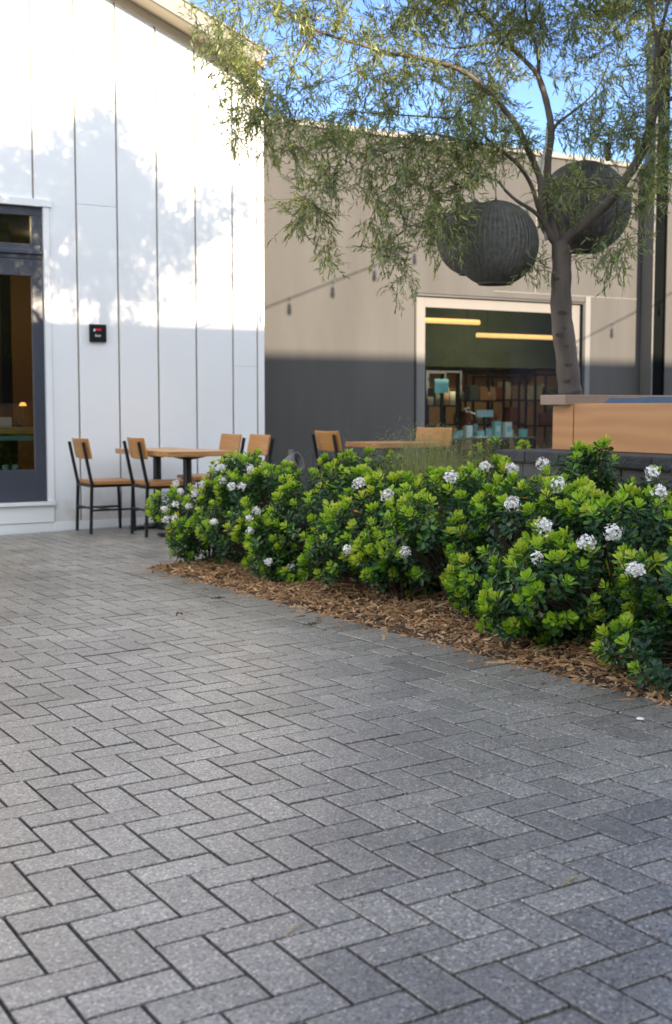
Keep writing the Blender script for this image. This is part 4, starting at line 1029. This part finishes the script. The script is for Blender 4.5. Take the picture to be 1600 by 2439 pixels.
def spotlight():
    x, y = 4.22, 7.96
    t = thing('garden_spotlight', 'round grey garden spotlight on a stake behind the hedge', 'spotlight', (x, y, gz(x, y)), math.radians(-55))
    gm = plain('grey_cast_metal', (0.16, 0.15, 0.14), 0.6, var=0.2, scale=15)
    R = Matrix.Translation((0, 0, .64)) @ Matrix.Rotation(math.radians(68), 4, 'Y')
    b = MB().lathe([(0.001, -.06), (.035, -.06), (.055, -.03), (.068, .03), (.072, .07), (.060, .07), (.054, .03), (0.001, .02)], 24)
    b.v = [tuple(R @ Vector(v)) for v in b.v]
    b.build('lamp_head', gm, t, True)
    b = MB().lathe([(0.001, .024), (.052, .03)], 24); b.v = [tuple(R @ Vector(v)) for v in b.v]; b.build('lens', M['black_frame'], t)
    MB().bar((0, 0, 0), (0, 0, .57), .022).bar((0, 0, .70), (0, 0, .745), .03).build('stake', gm, t)
    MB().tube([(0, .03, .62), (.02, .16, .69), (.03, .24, .735), (.03, .30, .70), (.03, .33, .3), (.03, .33, .0)], .003, 6).build('wire', M['black_metal'], t)
spotlight()

# ------------------------------------------------------------------ wicker lanterns
M['wicker'] = plain('dark_wicker', (0.14, 0.136, 0.122), 0.7, var=0.35, scale=30, bump=0.3, bscale=250)
M['wicker_rib'] = plain('dark_wicker_rib', (0.16, 0.155, 0.14), 0.65, var=0.3, scale=30)
def lantern_meshes():
    R = 0.27; nr = 54
    rib = MB()
    for k in range(nr):
        a = 2 * PI * k / nr
        pts = []
        for i in range(25):
            ph = math.radians(3) + (math.radians(158) - math.radians(3)) * i / 24
            rr = R * math.sin(ph) * 1.003
            pts.append((rr * math.cos(a), rr * math.sin(a), R * math.cos(ph) * 0.985))
        rib.tube(pts, [0.0042 * (0.35 + 0.65 * math.sin(math.radians(3) + math.radians(150) * i / 24)) for i in range(25)], 5, False)
    # strands woven in and out of the ribs
    V = []; F = []; nrow = 96; seg = nr * 2
    g = np.random.default_rng(5)
    for i in range(nrow):
        ph = math.radians(3) + math.radians(154) * (i + 0.5) / nrow + g.normal(0, .0012)
        n0 = len(V)
        for k in range(seg):
            a = 2 * PI * k / seg
            w = 0.0022 * math.cos(PI * (k + i)) if k % 2 == 0 else 0.0
            rr = (R + w + g.normal(0, .0005)); hh = 0.0034 + g.normal(0, .0006)
            for dph, dr in ((-hh / R, -.0012), (-hh * .4 / R, .0018), (hh * .4 / R, .0018), (hh / R, -.0012)):
                p = ph + dph
                V.append(((rr + dr) * math.sin(p) * math.cos(a), (rr + dr) * math.sin(p) * math.sin(a), (rr + dr) * math.cos(p) * 0.985))
        for k in range(seg):
            k2 = (k + 1) % seg
            for q in range(3): F.append((n0 + k * 4 + q, n0 + k2 * 4 + q, n0 + k2 * 4 + q + 1, n0 + k * 4 + q + 1))
    return rib, V, F
rib, LV, LF = lantern_meshes()
me_rib = raw_mesh('rib', rib.v, rib.f); me_rib.materials.append(M['wicker_rib'])
me_wv = np_mesh('weave', np.array(LV), np.array(LF)); me_wv.materials.append(M['wicker'])
ring = MB(); n = 40
ring.tube([(0.104 * math.cos(2 * PI * k / n), 0.104 * math.sin(2 * PI * k / n), -0.248) for k in range(n + 1)], 0.009, 6, False)
me_ring = raw_mesh('bottom_ring', ring.v, ring.f); me_ring.materials.append(M['wicker'])
capm = MB().lathe([(0.001, .266), (.030, .2665), (.030, .270), (.008, .275), (.006, .288), (.001, .29)], 16)
me_cap = raw_mesh('top_cap', capm.v, capm.f); me_cap.materials.append(M['black_metal'])
for (x, y, z, s, top, lab) in ((4.877, 6.422, 2.067, 1.0, 2.70, 'front round wicker lantern hanging left of the trunk'), (5.218, 7.118, 2.197, 0.95, 2.95, 'rear round wicker lantern half hidden behind the front one'), (5.761, 6.605, 2.387, 1.16, 3.0, 'largest round wicker lantern hanging behind the tree limbs on the right')):
    t = thing('wicker_lantern', lab, 'lantern', (x, y, z), x * 3, 'round wicker lanterns in the tree')
    for nm, me in (('rib', me_rib), ('weave', me_wv), ('bottom_ring', me_ring), ('top_cap', me_cap)):
        o = bpy.data.objects.new(nm, me); C.objects.link(o); o.parent = t; o.scale = (s, s, s)
    MB().tube([(0, 0, .28 * s), (0.004, 0, (top - z) * .6), (0, 0, top - z)], .0045, 6).build('cord', plain('pale_cord', (0.42, 0.42, 0.42), 0.6), t)

# ------------------------------------------------------------------ the courtyard tree
def courtyard_tree():
    g = np.random.default_rng(42)
    base = LIMBS[0][0]
    t = thing('courtyard_tree', 'narrow leaved tree spreading over the courtyard with its trunk behind the bench', 'tree')
    tm = MB()
    def smooth(l, k=4):
        P = [Vector(p[:3]) for p in l]; R = [p[3] for p in l]; out = []; rad = []
        for i in range(len(P) - 1):
            p0, p1, p2, p3 = P[max(i - 1, 0)], P[i], P[i + 1], P[min(i + 2, len(P) - 1)]
            for q in range(k):
                u = q / k
                out.append(0.5 * ((2 * p1) + (p2 - p0) * u + (2 * p0 - 5 * p1 + 4 * p2 - p3) * u * u + (3 * p1 - p0 - 3 * p2 + p3) * u ** 3))
                rad.append((R[i] + (R[i + 1] - R[i]) * u) * (1 + 0.05 * math.sin(7.0 * (i + u))))
        out.append(P[-1]); rad.append(R[-1])
        return out, rad
    nodes = []
    trunk = [(5.315, 6.17, 0.0, .11), (5.312, 6.172, .25, .092), (5.310, 6.174, .6, .084)] + LIMBS[0]
    for li, l in enumerate([trunk] + LIMBS[1:]):
        p, r = smooth(l)
        if li: r = [q * .76 for q in r]
        tm.tube(p, r, 14 if li < 2 else 9)
        if li:
            for a in p:
                if a.z > 2.25: nodes.append(tuple(a))
    tr = tm.build('trunk', M['bark'], t, True)
    fd = Vector((-.62, -.78, 0)); sd_ = Vector((.78, -.62, 0))
    for z, s, w in ((1.30, .2, .030), (1.42, -.3, .026), (1.49, -.1, .034), (1.53, .35, .020), (1.63, .0, .030), (1.84, -.5, .022), (1.20, -.35, .024)):   # dark old pruning scars lying in the bark
        k = min(range(len(LIMBS[0])), key=lambda i: abs(LIMBS[0][i][2] - z)); cx, cy, _, r = LIMBS[0][k]
        d = (fd + sd_ * s).normalized(); s2 = Vector((-d.y, d.x, 0)); m = MB()
        c0 = Vector((cx, cy, z)) + d * r * 1.035
        vs = [c0 + d * .002] + [Vector((cx, cy, z)) + (d * math.cos(w * 1.1 / r * math.cos(a)) + s2 * math.sin(w * 1.1 / r * math.cos(a))) * r * 1.03 + Vector((0, 0, w * .42 * math.sin(a) + .003 * math.sin(3 * a + z * 9))) for a in [2 * PI * i / 12 for i in range(12)]]
        m.add(vs, [(0, 1 + i, 1 + (i + 1) % 12) for i in range(12)])
        m.build('bark_scar', M['twig'], tr, True)
    # twigs grow from the limbs to points spread through each foliage mass
    right = np.array([.866, -.5, 0]); dep = np.array([.5, .866, 0]); up = np.array([0, 0, 1.0])
    T = []
    for x, y, z, rx, rz, n in BLOBS:
        n = int(n * (0.95 if z < 3.75 else 2.0))
        d = g.normal(0, 1, (n, 3)); d /= np.linalg.norm(d, axis=1, keepdims=True); d *= (g.random((n, 1)) ** (1 / 2.4))
        T.append(np.array([x, y, z]) + d[:, :1] * rx * right + d[:, 1:2] * .40 * dep + d[:, 2:3] * rz * up)
    T = np.concatenate(T)
    N = np.array(nodes)
    # order by distance to the limbs so that twigs branch from twigs
    dist = np.min(np.linalg.norm(T[:, None] - N[None, ::3], axis=2), axis=1)
    tw = MB(); P, D, NN, L, Wd, Tn = [], [], [], [], [], []
    store = np.zeros((len(N) + len(T) * 4, 3)); store[:len(N)] = N; cnt = len(N)
    for idx in np.argsort(dist):
        q = T[idx]; dd = np.linalg.norm(store[:cnt] - q, axis=1); j = int(np.argmin(dd + (store[:cnt, 2] < q[2] - 0.5) * .1)); p = store[j]; ln = np.linalg.norm(q - p)
        if ln < 0.02: continue
        mid = (p + q) / 2 + up * .10 * ln + g.normal(0, .05, 3) * ln
        pts = [(1 - u) ** 2 * p + 2 * u * (1 - u) * mid + u * u * q for u in (0, .25, .5, .75, 1)]
        r0 = min(.0065, .0018 + .0045 * ln)
        tw.tube(pts, [r0, r0 * .85, r0 * .7, r0 * .55, r0 * .4], 4, False)
        store[cnt:cnt + 4] = pts[1:]; cnt += 4
        lean = unit(q - p)
        hue0 = g.normal(.46, .16)
        for s in range(3):
            sd = unit(lean * .7 + g.normal(0, .62, 3) + np.array([0, 0, -.10])); sl = g.uniform(.10, .21); o = q - lean * g.uniform(0, .12)
            e = o + sd * sl + np.array([0, 0, -.012])
            tw.tube([o, (o + e) / 2 + np.array([0, 0, .008]), e], [.0016, .0012, .0008], 3, False)
            m = int(sl * 80)
            for k in range(m):
                f = (k + .5) / m
                w = unit(np.cross(sd, g.normal(0, 1, 3)))
                an = math.radians(g.uniform(28, 62)) * (1 - .5 * f)
                ld = unit(sd * math.cos(an) + w * math.sin(an) + np.array([0, 0, -.03]) + g.normal(0, .22, 3))
                P.append(o + (e - o) * f); D.append(ld); NN.append(unit(np.array([0, 0, 1.0]) + g.normal(0, .5, 3)))
                k2 = 1.3 if q[2] > 3.85 else 1.0; l = g.uniform(.036, .064) * k2; L.append(l); Wd.append(g.uniform(.0065, .0098) * k2)
                Tn.append(1.0 if g.random() < .0012 else float(np.clip(hue0 + g.normal(0, .14), 0, .95)))
    tw.build('branch', M['twig'], t)
    me = leaves_mesh('crown', np.array(P), np.array(D), np.array(NN), np.array(L), np.array(Wd), np.array(Tn), LA_T, LA_F, g.normal(.10, .10, len(P)))
    link('crown', me, M['tree_leaf'], t, True)
    print('tree leaves', len(P))
courtyard_tree()
MB().tube([(5.249, 6.377, 2.831), (5.206, 6.339, 2.701), (5.117, 6.288, 2.508), (5.103, 6.26, 2.424), (5.131, 6.252, 2.32), (5.13, 6.253, 2.19), (5.142, 6.244, 2.085)], .009, 8).build('power_cable', plain('white_cable', (0.62, 0.64, 0.66), 0.4), None, True)
tag(bpy.data.objects['power_cable'], 'white power cable tied along the middle tree limb', 'cable')

# ------------------------------------------------------------------ string lights (mostly outside the picture; their shadows fall on the walls)
def string_light(A, B, sag, n, lab):
    A, B = Vector(A), Vector(B)
    t = thing('string_light', lab, 'string light', A, 0, 'string lights over the patio')
    def at(u): return (B - A) * u + Vector((0, 0, -sag * 4 * u * (1 - u)))
    MB().tube([at(i / 40) for i in range(41)], .008, 6).build('cable', M['black_metal'], t)
    sock = MB().lathe([(0.001, .012), (.016, .010), (.016, -.012), (.003, -.016), (.003, -.055), (.021, -.060), (.021, -.095), (.017, -.1), (.001, -.1)], 10)
    me_s = raw_mesh('bulb_socket', sock.v, sock.f); me_s.materials.append(M['black_metal'])
    bb = MB().lathe([(.001, -.098), (.017, -.102), (.026, -.125), (.026, -.15), (.016, -.172), (.001, -.176)], 12)
    me_b = raw_mesh('bulb', bb.v, bb.f); me_b.materials.append(M['bulb'])
    for k in range(n):
        p = at((k + .5) / n)
        o = bpy.data.objects.new('bulb_socket', me_s); C.objects.link(o); o.parent = t; o.location = p
        b = bpy.data.objects.new('bulb', me_b); C.objects.link(b); b.parent = o
M['bulb'] = plain('unlit_amber_bulb', (0.10, 0.08, 0.06), 0.15)
string_light((5.56, 6.30, 2.78), (12.6, 9.6, 5.1), 0.10, 15, 'string of unlit bulbs running from the tree towards the steel column')
string_light((10.6, 6.6, 2.70), (16.6, 9.6, 5.0), 0.10, 13, 'second string of unlit bulbs, beyond the right edge of the patio')
t = thing('string_light_post', 'slim black post carrying the second string of bulbs', 'post', (10.6, 6.6, gz(10.6, 6.6)))
MB().box(-.04, .04, -.04, .04, 0, 2.72, .004).build('post', M['black_metal'], t); MB().box(-.1, .1, -.1, .1, 0, .02, .003).build('base_plate', M['steel_side'], t)

# ------------------------------------------------------------------ small litter on the paving
def litter():
    dead = plain('dead_leaf', (0.16, 0.08, 0.035), 0.8, var=0.3, scale=80)
    for (x, y, a, s, lab) in ((G_LEAF[0], G_LEAF[1], .5, .055, 'dry brown leaf lying alone on the open paving'), (3.02, 4.95, 1.4, .03, 'tiny dry leaf beside the mulch edge')):
        m = MB(); n = 6; z = gz(x, y) + .004
        L = [(math.cos(a), math.sin(a))][0]; S = (-L[1], L[0])
        for i in range(n + 1):
            f = i / n; w = s * .23 * math.sin(PI * min(1, f * .93 + .05)); zz = z + .012 * math.sin(PI * f) ** 2
            px, py = x + L[0] * s * (f - .5), y + L[1] * s * (f - .5)
            m.v += [(px - S[0] * w, py - S[1] * w, zz + .006), (px, py, zz), (px + S[0] * w, py + S[1] * w, zz + .008)]
        for i in range(n):
            for q in (0, 1): m.f.append((3 * i + q, 3 * i + q + 1, 3 * i + q + 4, 3 * i + q + 3))
        tag(m.build('fallen_leaf', dead, None, True), lab, 'leaf')
    orange = plain('orange_leaf', (0.50, 0.17, 0.05), 0.6, var=0.3, scale=60)
    for k, (x, y, a, s) in enumerate(((3.22, 4.62, .4, .034), (3.16, 5.35, 2.0, .03), (3.28, 4.10, 1.1, .036), (3.14, 6.05, .2, .03), (3.20, 3.72, 2.6, .034), (3.12, 7.0, .9, .03), (3.26, 5.0, 2.9, .028))):
        z = gz(x, y) + .045; L = (math.cos(a), math.sin(a)); S = (-L[1], L[0]); m = MB(); n = 6
        for i in range(n + 1):
            f = i / n; w = s * .26 * math.sin(PI * min(1, f * .93 + .05)); px, py = x + L[0] * s * (f - .5), y + L[1] * s * (f - .5); zz = z + .008 * math.sin(PI * f)
            m.v += [(px - S[0] * w, py - S[1] * w, zz + .005), (px, py, zz), (px + S[0] * w, py + S[1] * w, zz + .006)]
        for i in range(n):
            for q in (0, 1): m.f.append((3 * i + q, 3 * i + q + 1, 3 * i + q + 4, 3 * i + q + 3))
        tag(m.build('fallen_leaf', orange, None, True), 'orange fallen leaf lying on the bark mulch under the hedge', 'leaf', 'orange leaves fallen on the mulch')
    straw = plain('dry_straw', (0.42, 0.30, 0.12), 0.7, var=0.2)
    x, y = G_STRAW
    tag(MB().tube([(x - .035, y - .012, gz(x, y) + .004), (x, y + .002, gz(x, y) + .008), (x + .04, y + .016, gz(x, y) + .004)], [.0012, .0018, .0008], 5).build('straw', straw), 'thin yellow straw lying on the near paving at right', 'straw')
    x, y = G_STRAW2
    tag(MB().tube([(x - .03, y - .016, gz(x, y) - .001), (x, y, gz(x, y) + .003), (x + .035, y + .02, gz(x, y) + .001)], [.001, .0014, .0007], 5).build('straw', straw), 'short brown straw caught in a paving joint', 'straw')
    x, y = G_PETAL
    tag(MB().lathe([(.001, .006), (.010, .004), (.014, .007), (.009, .010), (.001, .009)], 9, (x, y, gz(x, y))).build('fallen_petal', M['petal']), 'white petal lying on the paving by the right edge', 'petal')
    g = np.random.default_rng(9)
    for (x, y), lab in ((G_MOSS1, 'small weed tuft in the joint near the far end of the mulch'), (G_MOSS2, 'small weed tuft in the joint half way along the mulch')):
        m = MB()
        for k in range(60):
            px, py = x + g.normal(0, .018), y + g.normal(0, .010); a = g.uniform(0, 6.28); h = g.uniform(.006, .016); z = gz(px, py)
            m.add([(px - .002, py, z), (px + .002, py, z), (px + .012 * math.cos(a), py + .012 * math.sin(a), z + h)], [(0, 1, 2)])
        tag(m.build('weed_tuft', plain('moss', (0.07, 0.09, 0.03), 0.9)), lab, 'weed')
litter()

# ------------------------------------------------------------------ behind the viewer: the building whose roof shades the patio, and its trees
def facing_side():
    Yb = -4.5; H = 1.84 + math.tan(SUN_EL) / 0.958 * (11 - Yb)
    t = thing('facing_building', 'long low building across the patio behind the viewer', 'building')
    MB().box(-14, 30, Yb - 8, Yb, -0.6, H - 0.12).build('wall', plain('facing_stucco', (0.30, 0.28, 0.26), 0.8, var=0.15, scale=1.5), t)
    MB().box(-14.2, 30.2, Yb - 8.2, Yb + 0.0, H - 0.119, H).build('roof', M['roofing'], t)
    wn_ = MB()
    for k in range(9):
        x = -11 + k * 4.4; wn_.box(x, x + 2.4, Yb + .001, Yb + .05, 0.1, 2.6)
    wn_.build('window', M['black_frame'], t)
    g = np.random.default_rng(77)
    for k, (x, y, h) in enumerate(((1.2, -2.9, 4.3), (4.2, -3.2, 4.7), (7.4, -2.9, 4.5), (11.0, -3.1, 4.7), (15.0, -3.0, 4.6), (19.5, -3.0, 4.6), (-3.0, -3.1, 4.5))):
        t = thing('patio_tree', 'leafy tree standing before the facing building behind the viewer', 'tree', (x, y, gz(x, y)), 0, 'trees before the facing building')
        MB().tube([(0, 0, -.05), (.03, .02, h * .4), (-.02, .05, h * .75)], [.09, .07, .02], 10).build('trunk', M['bark'], t, True)
        n = 2600
        d = g.normal(0, 1, (n, 3)); d /= np.linalg.norm(d, axis=1, keepdims=True)
        cl = g.normal(0, 1, (14, 3)); cl /= np.linalg.norm(cl, axis=1, keepdims=True)
        c = cl[g.integers(0, 14, n)] * np.array([1.0, .8, 1.05]) + np.array([0, 0, h * .62])
        P = c + d * (g.random((n, 1)) ** .4) * np.array([.75, .6, .62])
        P[:, 2] = np.clip(P[:, 2], .8, h)
        L = g.uniform(.09, .17, n)
        me = leaves_mesh('crown', P, unit(d + g.normal(0, .6, (n, 3))), unit(g.normal(0, 1, (n, 3)) + np.array([0, 0, 1.0])), L, L * .45, np.clip(g.normal(.5, .2, n), 0, 1), OB_T, OB_F)
        link('crown', me, M['env_leaf'], t)
facing_side()
